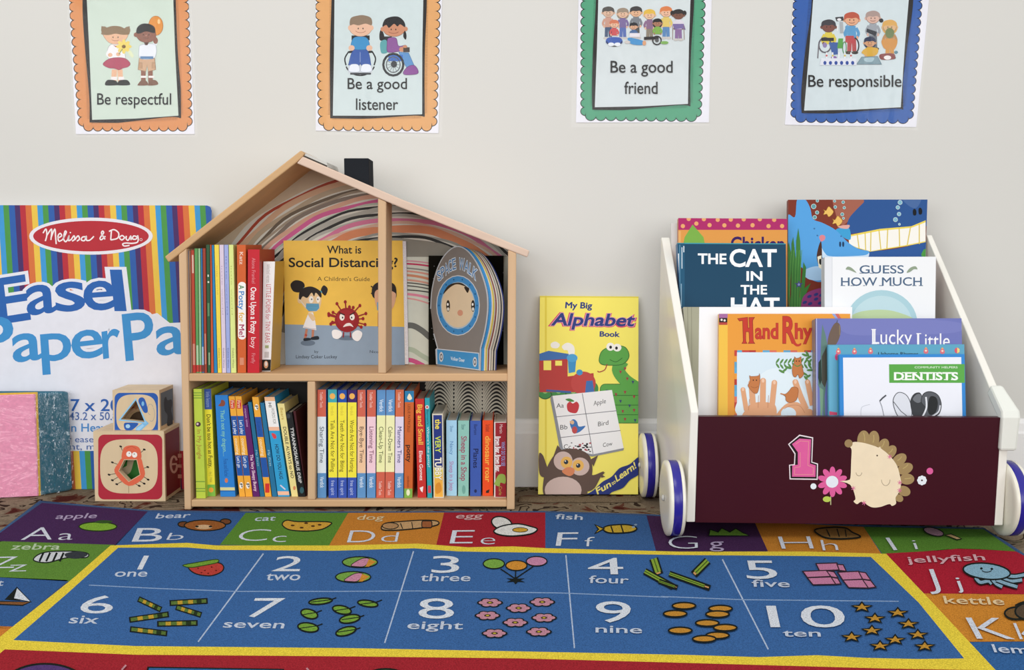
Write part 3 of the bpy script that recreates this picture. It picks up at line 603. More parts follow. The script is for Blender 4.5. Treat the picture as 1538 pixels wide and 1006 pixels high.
A.poly([(255, 795), (545, 825), (548, 940), (258, 902)], '#3f8dc4'); A.line([(255, 795), (545, 825), (548, 940), (258, 902), (255, 795)], 6, '#c6ccd2')
for x, y in ((287, 850), (518, 885)): A.ell(x, y, 14, 34, '#c9ccd0'); A.ell(x, y, 9, 22, '#5a5f66'); A.ell(x, y, 5, 12, '#c9ccd0')
A.text('Volker Deer', (352, 872), (448, 886), (0, -24), '#dfeaf2', .02)
m.build('cover', rt)
lay = ['#3d8fca', '#3d8fca', '#d9cdb4', '#c9b43a', '#b3aea4', '#7d3a30', '#d6d2c8', '#8f8c86', '#cfc9b8', '#23232a', '#c8c4bc', '#2f3f80']
off = Vector((.0021, .0006, 0)); m = MB()
base = -sp.n * .0026 + Vector((.0008, 0, 0))
for i, c in enumerate(lay):
    dz = .0 if i < 2 else -.0006 * i
    ring = []
    for p in P3:
        q = p + base + off * i; q = Vector((q.x, q.y, zmin if p.z <= zmin + .001 else max(zmin, q.z + dz))); ring.append(q)
    m.prism(ring, off * .97, M(c, 'print'))
m.build('pages', rt)

# yellow alphabet book leaning on the wall
Ya = floorY(744.5); cra = (790, 430, .33808)
def alpha(A):
    Yl, Yd, N = '#f8ea6c', '#e6d24a', '#2c3c80'
    A.rect(40, 30, 510, 950, Yl); A.rect(84, 30, 92, 950, Yd); A.line([(58, 46), (500, 48)], 5, '#e0cf45')
    A.text('My Big', (175, 96), (292, 98), (2, -26), N, .06)
    A.text('Alphabet', (110, 172), (482, 178), (3, -52), '#d84f70', .15, shear=.15); A.text('Alphabet', (114, 172), (480, 176), (3, -52), N, .05, shear=.15, ol='#e8a9bc', olw=.045)
    A.text('Book', (328, 222), (414, 224), (1, -22), N, .06)
    # train
    A.blob([(110, 255), (130, 245), (150, 258), (140, 274), (115, 272)], '#f4f1ea'); A.blob([(160, 265), (185, 250), (212, 265), (215, 300), (192, 305), (185, 285), (168, 282)], '#f4f1ea')
    for x in (85, 145, 210): A.ell(x, 460, 36, 40, '#3f8a45', '#24562c', 4); A.ell(x, 460, 14, 16, '#8fc070')
    A.ell(298, 455, 24, 30, '#3f8a45')
    A.poly([(58, 320), (185, 320), (185, 400), (300, 385), (305, 470), (60, 470)], '#b83a35'); A.ell(255, 430, 55, 52, '#c04540'); A.rect(78, 330, 112, 372, Yl); A.rect(130, 330, 160, 352, Yl)
    A.poly([(58, 300), (100, 286), (190, 300), (188, 322), (60, 330)], '#3f6fb0'); A.poly([(185, 310), (225, 310), (218, 380), (190, 385)], '#3f93c8'); A.ell(205, 318, 24, 18, '#4fa3d6'); A.ell(238, 382, 14, 13, '#3f93c8')
    A.poly([(268, 420), (296, 418), (304, 475), (262, 478)], '#3f6fb0'); A.line([(90, 462), (200, 470)], 9, '#3f5f9f')
    # snake
    g, gd = '#5aa347', '#2f6a2a'
    for y, x0 in ((585, 330), (548, 335), (505, 335), (462, 330)): A.rrect(x0, y - 28, 520, y + 22, 22, g, gd, 3)
    A.line([(430, 330), (410, 370), (440, 415), (490, 450)], 56, g, True)
    A.blob([(325, 325), (340, 285), (390, 265), (440, 270), (458, 310), (430, 345), (370, 350), (335, 345)], g, gd, 3)
    A.ell(375, 268, 18, 18, '#f4f1ea'); A.ell(405, 272, 19, 17, '#f4f1ea'); A.ell(376, 270, 6, 7, '#222'); A.ell(402, 274, 6, 7, '#222'); A.line([(372, 325), (400, 335), (428, 318)], 3, gd, True); A.line([(360, 345), (350, 370), (325, 380), (318, 375)], 4, '#a8323a', True)
    for x, y in ((420, 380), (440, 365), (450, 410), (475, 425), (360, 465), (400, 480), (440, 470), (480, 490), (420, 510), (460, 530), (430, 555), (480, 550), (440, 590), (485, 595)): A.poly([(x - 6, y - 6), (x + 6, y - 5), (x, y + 9)], '#a03040' if (x + y) % 3 else '#39456a')
    # card with apple, bird and cow
    A.poly([(108, 500), (155, 725), (300, 755), (432, 728), (436, 718), (300, 742), (150, 715)], '#8c8f96'); A.poly([(108, 492), (118, 486), (165, 720), (300, 748), (296, 756), (150, 724)], '#8c8f96')
    A.poly([(118, 486), (382, 460), (434, 718), (298, 746), (165, 720)], '#f0eff0')
    A.lines([[(250, 475), (298, 745)], [(130, 580), (405, 552)], [(150, 672), (420, 640)]], 3, '#7a7a80')
    A.text('Aa', (135, 540), (168, 538), (0, -20), '#444'); A.text('Bb', (152, 636), (184, 634), (0, -20), '#444'); A.text('Cc', (168, 722), (200, 722), (0, -20), '#444')
    A.text('Apple', (300, 530), (355, 518), (0, -20), '#555'); A.text('Bird', (320, 622), (366, 614), (0, -20), '#555'); A.text('Cow', (342, 714), (384, 706), (0, -18), '#555')
    A.blob([(182, 525), (195, 512), (208, 520), (225, 512), (236, 530), (226, 560), (205, 562), (186, 552)], '#c4343c'); A.blob([(175, 502), (195, 498), (215, 510), (195, 512)], '#4a8a40')
    A.blob([(195, 605), (210, 590), (226, 600), (235, 622), (264, 620), (240, 645), (215, 652), (202, 632)], '#3a73b5'); A.ell(216, 638, 12, 16, '#c04848'); A.poly([(194, 598), (205, 602), (196, 610)], '#d9a060'); A.ell(206, 604, 8, 9, '#e0b890')
    for i in range(26): A.ell(random.uniform(198, 286), random.uniform(695, 735), random.uniform(3, 8), random.uniform(2, 5), random.choice(['#2e2c2c', '#2e2c2c', '#b05058']), n=8)
    # owl
    B, Bd, P_ = '#5d473d', '#493730', '#cfb6ae'
    A.blob([(58, 745), (75, 750), (90, 790), (110, 850), (85, 850), (60, 830)], B); A.blob([(260, 830), (300, 838), (345, 822), (330, 850), (300, 900), (262, 905)], B)
    A.poly([(330, 830), (352, 825), (340, 838), (352, 845), (335, 850)], B)
    A.poly([(140, 705), (165, 735), (120, 760)], B); A.poly([(320, 750), (285, 770), (300, 800)], B)
    A.blob([(85, 935), (78, 860), (105, 780), (150, 730), (220, 722), (280, 750), (295, 820), (275, 900), (262, 940), (170, 960)], B)
    A.ell(165, 775, 42, 42, P_, rot=20); A.ell(240, 800, 42, 40, P_); A.ell(180, 782, 26, 26, '#e9b55a'); A.ell(232, 795, 25, 25, '#e9b55a'); A.ell(178, 780, 10, 10, '#1d2a3a'); A.ell(232, 796, 10, 10, '#1d2a3a'); A.ell(175, 776, 3, 3, '#eee'); A.ell(229, 792, 3, 3, '#eee')
    A.blob([(160, 822), (185, 803), (214, 810), (212, 832), (190, 842)], '#d98458'); A.ell(165, 905, 82, 60, P_)
    # ribbon
    A.blob([(262, 934), (300, 905), (340, 868), (380, 845), (415, 808), (460, 790), (505, 758), (505, 828), (462, 860), (430, 895), (380, 915), (350, 942)], '#1f2f78')
    A.text('Fun', (318, 924), (378, 888), (-8, -26), '#f0e27a', .05); A.text('to', (384, 884), (400, 872), (-6, -16), '#f0e27a', .03); A.text('Learn!', (404, 868), (490, 806), (-9, -27), '#f0e27a', .05)
facing('board_book', 'tall yellow alphabet book with an owl, leaning on the wall between bookcase and cart', [(62, 42), (500, 45), (498, 938), (54, 938)], leaning(Ya, 0, .187), .011, '#f8ea6c', alpha, cra, fin='gloss', zbase=.0005)

# ------------------------------------------------------------------ easel pad
Yp = 1.774; pad = leaning(Yp, 0, .036)
pr = thing('easel_paper_pad', pad.hit(110, 737), 'large easel paper pad with rainbow stripes and blue lettering, leaning on the wall', 'paper pad')
pts = [(-60, 308), (311, 308.5), (316, 310.5), (318, 316), (314, 745), (-64, 745)]
Pp = [pad.hit(*p) for p in pts]
for p in Pp[-2:]: p.z = .0006; p.y = Yp
m = MB(); m.prism(Pp, (0, .002, 0), M('#e4e5ee', 'print'))
A = Art(m, pad, 'print'); A.clip = [proj(p) for p in Pp]
cols = ['#3d97d3', '#4a9446', '#2a5ca8', '#472a63', '#b62a38', '#d5703a', '#e8c24a']; wid = [36, 38, 40, 35, 38, 40, 40]
def stripes(y0, y1, shift=0):
    x = -267 * 3
    for rep in range(9):
        for c, w_ in zip(cols, wid):
            xa, xb = x * .22107 - 3.2, (x + w_) * .22107 - 3.2; x += w_
            A._add([(xa + .06 * (y0 - 308) + shift, y0), (xb + .06 * (y0 - 308) + shift, y0), (xb + .06 * (y1 - 308) + shift, y1), (xa + .06 * (y1 - 308) + shift, y1)], c)
A.up(); stripes(308, 520); A.up(); stripes(677, 737, -18)
W = '#e4e5ee'
A.poly([(-70, 440), (60, 440), (100, 436), (150, 436), (188, 430), (196, 480), (236, 470), (255, 485), (320, 482), (320, 677), (-70, 677)], W)
eas = [('E', (0, 486), (45, 479), (-8, -66)), ('a', (42, 473), (84, 467), (-4, -62)), ('s', (86, 467.5), (127, 464), (-4, -62)), ('e', (128, 466), (173, 462.5), (-4, -62)), ('l', (174, 466), (188, 466), (-7, -60))]
pap = [('P', (-30, 547), (22, 541), (-5, -67)), ('a', (21, 543.5), (63, 538), (-4, -59)), ('p', (64, 542), (107, 538), (-4, -59)), ('e', (110, 539), (154, 534), (-4, -60)), ('r', (156, 538), (181, 533), (-4, -59)), ('P', (190, 541), (233, 536), (-6, -68)), ('a', (237, 533), (279, 529), (-4, -60)), ('d', (282, 535), (318, 530), (-4, -62))]
for L_ in (eas, pap):
    for t, a, b, u in L_: A.text(t, a, b, u, W, .12)
for t, a, b, u in eas: A.text(t, a, b, u, '#2560ac', .026)
for t, a, b, u in pap: A.text(t, a, b, u, '#3d8fcb', .026)
A.crop(0, 290, .22107); A.ell(618, 292, 420, 126, '#e6e4ea', n=48); A.ell(618, 292, 393, 104, '#b42733', n=48)
wt = '#f2e9ea'
for l in ([(292, 272), (312, 244), (318, 285), (308, 326)], [(318, 288), (350, 245), (346, 318)], [(346, 305), (372, 245), (378, 300), (382, 346)], [(392, 306), (418, 290), (408, 273), (394, 292), (400, 326), (425, 316)], [(425, 316), (450, 268), (441, 260), (432, 308), (445, 330), (460, 316)],
          [(460, 316), (468, 292), (466, 322), (482, 316)], [(482, 318), (502, 290), (508, 312), (490, 326)], [(508, 318), (530, 290), (540, 312), (522, 326)], [(582, 296), (560, 299), (553, 318), (574, 322), (586, 295), (588, 320), (612, 318), (638, 293)],
          [(714, 314), (690, 275), (696, 258), (704, 270), (680, 304), (690, 316), (716, 292)], [(757, 256), (752, 318)], [(740, 260), (775, 248), (806, 272), (798, 306), (752, 318)], [(848, 302), (830, 288), (812, 302), (828, 318), (848, 302)],
          [(858, 290), (858, 312), (872, 319), (888, 292), (890, 319)], [(930, 296), (908, 291), (900, 310), (924, 312), (936, 290), (936, 330), (900, 341), (858, 339), (834, 345), (844, 359), (880, 355)]): A.line(l, 9, wt, True)
A.ell(478, 268, 5, 5, wt); A.arc(958, 316, 8, 8, 0, 360, 2.5, wt)
A.crop(0, 0, 1)
A.text('17 x 20', (96, 617), (179, 617), (0, -17.5), '#2f62b0', .02); A.text('in', (190, 617), (203, 617), (0, -17.5), '#2f62b0', .02); A.text('43.2 x 50.8 cm', (104, 630.5), (200, 630.5), (0, -11.5), '#4d6fae', .01)
A.text('in Heavy White', (103, 648), (222, 648), (0, -12), '#4b8fd0', .02); A.text('for easel to use', (88, 664), (190, 664), (0, -9), '#4d6fae'); A.text('paint, markers', (84, 675), (190, 675), (0, -9), '#4d6fae')
m.build('cover_sheet', pr)
m = MB(); n_ = Vector((0, 1, 0)); Q = [pad.hit(*p) for p in [(-58, 310), (310, 310), (316, 317), (312, 745), (-62, 745)]]
for p in Q[-2:]: p.z = .0008; p.y = Yp
m.prism([p + Vector((0, .0021, 0)) for p in Q], (0, .006, 0), M('#dedfe4', 'pages')); m.build('paper_stack', pr)

# ------------------------------------------------------------------ pink and teal felt pack in plastic wrap
ck = (0, 560, .20888); Tk = lambda p: (p[0] * ck[2], 560 + p[1] * ck[2])
fl = PZ_(0); FR = fl.hit(*Tk((267, 888))); FL = fl.hit(-60, 751); BRk = fl.hit(*Tk((527, 812))); BRk.y = min(BRk.y, 1.765)
hk = Plane(FR, (FR.y - FL.y, -(FR.x - FL.x), 0) if False else Vector((FR.y - FL.y, -(FR.x - FL.x), 0))).hit(*Tk((246, 152))).z
BRk.x = PY_(BRk.y).hit(*Tk((527, 812))).x; hb = PY_(BRk.y).hit(*Tk((515, 128))).z
BLk = Vector((FL.x, BRk.y, 0)); kr = thing('felt_sheet_pack', (FR + FL) / 2 + Vector((0, .03, 0)), 'plastic wrapped pack of pink and teal felt sheets in front of the easel pad', 'craft pack')
z0 = Vector((0, 0, .0008)); V = lambda p, z: Vector((p.x, p.y, z))
d0 = (BRk - FR); s1 = FR + d0 * .05; fl1 = FL + Vector((0, .003, 0))
m = MB(); m.prism([V(FL, .0008), V(FR, .0008), V(FR, hk), V(FL, hk)], Vector((d0.x * .05, d0.y * .05, 0)), M('#ee9dbb', 'felt')); m.build('pink_sheet', kr, bevel=.002)
m = MB()
lv = [(s1 + d0 * .012, fl1), (FR + d0 * .13, FL + Vector((0, .008, 0)))]
m.prism([V(lv[0][1], .0008), V(lv[0][0], .0008), V(lv[0][0], hk + .003), V(lv[0][1], hk + .003)], (d0.x * .04, d0.y * .04, 0), M('#e0b64a', 'felt')); m.build('yellow_sheet', kr)
m = MB(); tb_ = [V(FL + Vector((0, .0065, 0)), .0008), V(FR + d0 * .115, .0008), V(BRk, .0008), V(BLk, .0008)]
tt = [V(FL + Vector((0, .0065, 0)), hk - .001), V(FR + d0 * .115 - Vector((.002, 0, 0)), hk - .001), V(BRk - Vector((.002, 0, 0)), hb), V(BLk, hb)]
m.loft([tb_, tt], M('#3c7489', 'felt')); m.build('teal_sheets', kr, bevel=.004)
# wrinkled wrap: a fine grid over the front and the right side
wf = film('clear_wrap', .06, 1.0, (16, (1.0, 1.0, 2.2), .010, (0, .5, 0)))
ws = film('clear_wrap_side', .05, 3.2, (34, (2.2, 2.2, .45), .030, (0.5, -.35, 0)))
m = MB(); nf = Vector((FR.y - FL.y, -(FR.x - FL.x), 0)).normalized(); nf = nf if nf.y < 0 else -nf; nsd = Vector((d0.y, -d0.x, 0)).normalized()
def wgrid(a, b, h0, h1, nn, mat, amp, nu, nv):
    g = []
    for j in range(nv + 1):
        for i in range(nu + 1):
            u, v_ = i / nu, j / nv; e = min(u, 1 - u, v_, 1 - v_) * 6; e = min(1, e)
            w_ = (math.sin(u * 23 + v_ * 9 + 3 * math.sin(v_ * 7)) + math.sin(u * 11 - v_ * 17) + random.uniform(-.7, .7)) * amp * e
            p = a + (b - a) * u; g.append(Vector((p.x, p.y, .001 + ((h0 + (h1 - h0) * u) - .001) * v_)) + nn * (.0022 + abs(w_)))
    bse = len(m.v); m.v += g
    for j in range(nv):
        for i in range(nu):
            k = bse + j * (nu + 1) + i; m.f.append([k, k + 1, k + nu + 2, k + nu + 1]); m.m.append(m.mi(mat))
wgrid(FL, FR + nsd * .002, hk, hk, nf, wf, .0006, 40, 30); wgrid(FR + nf * .002, BRk, hk + .001, hb + .001, nsd, ws, .0016, 22, 34)
tag(m.build('plastic_wrap', kr, smooth=True, recalc=False), 'clear crinkled plastic wrap', None)

# ------------------------------------------------------------------ wooden shape blocks
cb = (130, 570, .19883); Tb = lambda p: (cb[0] + p[0] * cb[2], cb[1] + p[1] * cb[2])
def block(label, corners, Yf, dep, zbot, rect, rr, cream, hole, art, sidecol, sideart, inside):
    pl = PY_(Yf); P = [pl.hit(*Tb(p)) for p in corners]
    P[2].z = P[3].z = zbot; zt = (P[0].z + P[1].z) / 2; P[0].z = P[1].z = zt; P[0].x = P[3].x; P[1].x = P[2].x
    r = thing('shape_block', ((P[0].x + P[1].x) / 2, Yf + dep / 2, zbot), label, 'toy block', 'wooden shape blocks')
    wd = M('#dcc4a0', 'wood'); m = MB(); H = [pl.hit(*Tb(p)) for p in hole]
    o2 = [(p.x, p.z) for p in P]; h2 = [(p.x, p.z) for p in H]
    m.poly([(x, Yf, z) for x, z in keyhole(o2, h2)], wd)
    dv = Vector((0, dep, 0))
    for i in range(4): j = (i + 1) % 4; m.poly([P[i], P[j], P[j] + dv, P[i] + dv], wd)
    m.poly([p + dv for p in P], wd)
    for i in range(len(H)): j = (i + 1) % len(H); m.poly([H[i], H[j], H[j] + Vector((0, .012, 0)), H[i] + Vector((0, .012, 0))], wd)
    cx_, cz_ = sum(p.x for p in H) / len(H), sum(p.z for p in H) / len(H); g = .014
    x0_, x1_, z0_, z1_ = min(p.x for p in H) - g, max(p.x for p in H) + g, min(p.z for p in H) - g, max(p.z for p in H) + g
    z0_ = max(z0_, zbot + .003)
    m.poly([(x0_, Yf + .012, z0_), (x1_, Yf + .012, z0_), (x1_, Yf + .05, z0_), (x0_, Yf + .05, z0_)], wd); m.poly([(x0_, Yf + .05, z0_), (x1_, Yf + .05, z0_), (x1_, Yf + .05, z1_), (x0_, Yf + .05, z1_)], wd)
    m.poly([(x0_, Yf + .012, z0_), (x0_, Yf + .05, z0_), (x0_, Yf + .05, z1_), (x0_, Yf + .012, z1_)], wd); m.poly([(x1_, Yf + .012, z0_), (x1_, Yf + .05, z0_), (x1_, Yf + .05, z1_), (x1_, Yf + .012, z1_)], wd)
    A = Art(m, PY_(Yf + .035), 'print').crop(*cb); inside(A)
    A = Art(m, pl, 'print').crop(*cb)
    ro = []
    x0, y0, x1, y1 = rect
    for cx, cy, a in ((x1 - rr, y0 + rr, -90), (x1 - rr, y1 - rr, 0), (x0 + rr, y1 - rr, 90), (x0 + rr, y0 + rr, 180)):
        for k in range(7): t = math.radians(a + 15 * k); ro.append((cx + rr * math.cos(t), cy + rr * math.sin(t)))
    art(A, ro, cream)
    # printed right side
    sx = P[1].x; sp_ = Plane((sx, 0, 0), (1, 0, 0)); mg = .006
    m.poly([(sx + .0001, Yf + mg, zbot + mg), (sx + .0001, Yf + dep - .002, zbot + mg), (sx + .0001, Yf + dep - .002, zt - mg), (sx + .0001, Yf + mg, zt - mg)], M(sidecol, 'print'))
    sideart(Art(m, sp_, 'print', base=.0003).crop(*cb))
    m.build('body', r); return zt
Yb = floorY(753)
pent = [(285, 607), (378, 607), (402, 718), (318, 768), (245, 690)]
def bug(A, ro, cream):
    A.up(); A._add(keyhole(ro, cream), '#b02a3c')
    for l in (((270, 535), (258, 505)), ((400, 560), (436, 528)), ((235, 640), (195, 625)), ((425, 672), (462, 660)), ((220, 710), (170, 718)), ((240, 735), (195, 760)), ((265, 770), (228, 790)), ((435, 735), (465, 755)), ((400, 765), (435, 785)), ((365, 785), (398, 802))):
        A.line(l, 4, '#27211e'); A.ell(l[1][0], l[1][1], 11, 7, '#27211e', rot=20)
    ou = catmull([(272, 590), (340, 575), (405, 590), (425, 640), (435, 735), (318, 803), (212, 700), (240, 630)], True, 4)
    A.up(); A._add(keyhole(ou, [(x * 1.0, y) for x, y in [(282, 602), (381, 602), (407, 720), (318, 773), (240, 690)]]), '#e0694a')
    A.poly(catmull([(270, 598), (270, 545), (290, 508), (340, 496), (390, 508), (410, 545), (408, 598), (340, 594)], True), '#e0694a'); A.line([(300, 520), (340, 505), (375, 522)], 3, '#b54a35', True)
    A.ell(320, 562, 20, 21, '#f6f1ea'); A.ell(363, 568, 20, 21, '#f6f1ea'); A.ell(323, 556, 4, 4, '#333'); A.ell(360, 562, 4, 4, '#333'); A.line([(318, 805), (318, 856)], 2.5, '#9a7f60')
def big_in(A): A.poly([(200, 570), (440, 570), (440, 820), (200, 820)], '#d9c4a0'); A.blob([(250, 690), (290, 670), (300, 605), (330, 600), (340, 640), (330, 690), (290, 712), (262, 720)], '#d9c4a0'); A.poly([(235, 570), (312, 570), (305, 650), (235, 690)], '#3f8a3a'); A.blob([(270, 740), (330, 700), (360, 610), (385, 610), (400, 690), (420, 730), (330, 790)], '#3f8a3a')
def big_side(A):
    A.clip = [(240, 600), (273, 600), (273, 800), (240, 800)]; A.arc(660, 640, 24, 60, 0, 330, 16, '#d9a9a0'); A.line([(640, 640), (682, 636)], 14, '#d9a9a0'); A.rect(690, 560, 740, 590, '#d9a9a0'); A.rect(690, 640, 740, 665, '#d9a9a0'); A.rect(690, 715, 740, 745, '#d9a9a0')
zt = block('large wooden block with a red framed beetle on its front', [(65, 388), (600, 390), (597, 940), (65, 935)], Yb, .079, 0.0005, (88, 415, 572, 905), 45, superell(320, 655, 218, 205), pent, bug, '#7d1a2b', big_side, big_in)
tri = [(372, 155), (258, 300), (440, 322)]
def bird(A, ro, cream):
    ro = [(x, min(y, 381)) for x, y in ro]; cream = [(x, min(y, 380)) for x, y in cream]
    A.up(); A._add(keyhole(ro, cream), '#2a5cae')
    A.clip = [Tb(p) for p in ((200, 60), (560, 60), (560, 383), (200, 383))]
    A.arc(482, 225, 22, 40, 90, 330, 2.5, '#8a94a0'); A.arc(490, 260, 24, 55, -60, 120, 2.5, '#8a94a0')
    A.poly([(375, 360), (450, 310), (470, 330), (410, 385), (370, 385)], '#7db9e3'); A.blob([(285, 330), (330, 325), (390, 330), (370, 360), (330, 385), (290, 375)], '#2a5cae'); A.ell(312, 352, 17, 15, '#a9d3ee'); A.poly([(370, 375), (425, 335), (435, 350), (395, 385)], '#9fcdf0')
    A.blob([(392, 165), (400, 140), (425, 135), (445, 160), (462, 225), (455, 250), (432, 245), (410, 205)], '#2a5cae'); A.ell(425, 182, 10, 18, '#7db9e3')
    A.up(); A._add(keyhole([(371, 138), (240, 308), (457, 332)], [(372, 155), (258, 300), (440, 322)]), '#8fc8ec'); A.clip = None
def small_in(A):
    A.clip = [Tb(p) for p in ((200, 90), (560, 90), (560, 345), (200, 345))]; A.rect(210, 120, 480, 370, '#c8a67a'); A.arc(400, 330, 130, 130, 180, 290, 12, '#a5453a'); A.arc(400, 330, 108, 108, 180, 290, 12, '#d9b08a'); A.ell(400, 350, 85, 110, '#57422c'); A.poly([(330, 150), (430, 150), (420, 190), (372, 230)], '#c48a58')
def small_side(A): A.blob([(588, 150), (600, 130), (612, 155), (640, 150), (648, 185), (640, 230), (650, 290), (648, 340), (610, 345), (612, 270), (590, 230)], '#1d1f22')
block('small wooden block with a blue framed bird, stacked on the beetle block', [(203, 80), (556, 80), (556, 385), (203, 385)], Yb + .006, .07, zt + .0003, (212, 100, 540, 480), 42, superell(376, 258, 152, 146), tri, bird, '#5d6873', small_side, small_in)

# ------------------------------------------------------------------ posters
def kid(A, x, y, h, skin, hair, shirt, pants, shoe='#4a4038', k='', w=1.0, sit=False):
    hw, hh = .17 * h * w, .15 * h; hy = y + .17 * h; ol = '#5a4a42'
    if 'l' in k: A.ell(x, hy + .02 * h, hw * 1.16, hh * 1.25, hair)
    if 'p' in k: A.ell(x - hw * 1.15, hy - .05 * h, .06 * h, .08 * h, hair); A.ell(x + hw * 1.15, hy - .05 * h, .06 * h, .08 * h, hair)
    if not sit:
        A.poly([(x - .10 * h, y + .6 * h), (x + .10 * h, y + .6 * h), (x + .11 * h, y + .92 * h), (x + .01 * h, y + .92 * h), (x, y + .7 * h), (x - .01 * h, y + .92 * h), (x - .11 * h, y + .92 * h)], pants)
        A.ell(x - .075 * h, y + .955 * h, .08 * h, .04 * h, shoe); A.ell(x + .075 * h, y + .955 * h, .08 * h, .04 * h, shoe)
    A.line([(x - .1 * h, y + .37 * h), (x - .16 * h, y + .5 * h), (x - .12 * h, y + .6 * h)], .07 * h, shirt, True); A.line([(x + .1 * h, y + .37 * h), (x + .16 * h, y + .5 * h), (x + .12 * h, y + .6 * h)], .07 * h, shirt, True)
    A.ell(x - .12 * h, y + .6 * h, .04 * h, .04 * h, skin); A.ell(x + .12 * h, y + .6 * h, .04 * h, .04 * h, skin)
    A.poly([(x - .09 * h, y + .32 * h), (x + .09 * h, y + .32 * h), (x + .11 * h, y + .62 * h), (x - .11 * h, y + .62 * h)], shirt)
    A.ell(x - hw, hy + .02 * h, .04 * h, .045 * h, skin); A.ell(x + hw, hy + .02 * h, .04 * h, .045 * h, skin)
    A.ell(x, hy, hw, hh, skin, ol, .008 * h)
    A.poly(catmull([(x - hw * 1.06, hy + .01 * h), (x - hw * .98, hy - hh * .75), (x - hw * .3, hy - hh * 1.12), (x + hw * .4, hy - hh * 1.12), (x + hw * .98, hy - hh * .7), (x + hw * 1.06, hy + .01 * h), (x + hw * .6, hy - hh * .25), (x, hy - hh * .15), (x - hw * .6, hy - hh * .2)], True, 5), hair)
    A.ells([(x - hw * .28, hy + hh * .1), (x + hw * .28, hy + hh * .1)], '#2a221e', .013 * h, .018 * h, 8); A.arc(x, hy + hh * .3, hw * .45, hh * .3, 30, 150, .012 * h, '#7a4438')
def poster(label, crop, paper, filmq, bord, panel, col, ccol, art, words, rad=36, tape=False):
    pl = PY_(WALL - .0012); ox, oy, k = crop; Tq = lambda p: (ox + p[0] * k, oy + p[1] * k)
    P = [pl.hit(*Tq(p)) for p in paper]
    r = thing('wall_poster', (P[2] + P[3]) / 2, label, 'poster', 'laminated classroom posters')
    m = MB(); m.prism(P, (0, .0008, 0), M('#e9e9f1', 'print')); A = Art(m, pl, 'print', step=9e-6).crop(*crop)
    A.clip = [Tq(p) for p in paper]
    tl, tr, br, bl = bord; Kc = '#1f1a18'
    def along(a, b, n, horiz):
        a0 = A.off; ps = []
        for i in range(n): t = (i + .5) / n; ps.append((a[0] + (b[0] - a[0]) * t, a[1] + (b[1] - a[1]) * t))
        L_ = math.hypot(b[0] - a[0], b[1] - a[1]) / n * .5
        for dr_, cc in ((6, Kc), (0, col)):
            A.ells([(p[0], p[1], (L_ if horiz else rad) + dr_, (rad if horiz else L_) + dr_) for p in ps], cc, n=18)
    nv = round((bl[1] - tl[1]) / 62); along(tl, bl, nv, False); along(tr, br, nv, False); along(bl, br, 11, True)
    A.poly([tl, tr, br, bl], col)
    # hatched band and wobbling black line
    pa, pb, pc, pd = panel
    for i in range(70):
        t = i / 70; y = tl[1] + (bl[1] - tl[1]) * t
    A.off += A.step
    for (a, b, dx, dy) in ((pa, pd, -34, 0), (pb, pc, 34, 0), (pd, pc, 0, 30)):
        n = int(math.hypot(b[0] - a[0], b[1] - a[1]) / 11); o_ = A.off
        for i in range(n):
            t = i / n; x, y = a[0] + (b[0] - a[0]) * t, a[1] + (b[1] - a[1]) * t; A.off = o_; A.line([(x, y), (x + dx, y + dy)], 3.6, ccol)
    o_ = 19
    A.poly(catmull([(pa[0] - o_, pa[1]), (pa[0] - o_ - 6, pa[1] + 200), ((pa[0] + pd[0]) / 2 - o_ - 8, (pa[1] + pd[1]) / 2), (pd[0] - o_ - 2, pd[1] - 160), (pd[0] - o_, pd[1] + o_)], False, 5) + catmull([((pd[0] * .7 + pc[0] * .3), pd[1] + o_ + 4), ((pd[0] + pc[0]) / 2, (pd[1] + pc[1]) / 2 + o_ + 4), (pc[0] - 60, pc[1] + 10), (pc[0] + o_, pc[1] + o_)], False, 5) + catmull([(pc[0] + o_ - 2, pc[1] - 200), ((pb[0] + pc[0]) / 2 + o_ - 4, (pb[1] + pc[1]) / 2), (pb[0] + o_ + 4, pb[1] + 150), (pb[0] + o_, pb[1])], False, 5), Kc)
    A.poly([pa, pb, ((pb[0] + pc[0]) / 2 - 4, (pb[1] + pc[1]) / 2), pc, ((pd[0] + pc[0]) / 2, (pd[1] + pc[1]) / 2 + 6), pd, ((pa[0] + pd[0]) / 2 + 2, (pa[1] + pd[1]) / 2)], art[0])
    art[1](A)
    for t, a, b, u in words: A.text(t, a, b, (0, -u), '#171717', .016)
    m.build('sheet', r)
    m = MB(); fp = PY_(WALL - .0042); m.poly([fp.hit(*Tq(p)) for p in filmq], POSTFILM)
    tag(m.build('lamination', r), 'clear glossy lamination film', None)
POSTFILM = film('lamination_film', .12, .4, (7, (1, 1, .35), .004, (0, 0, 0)))
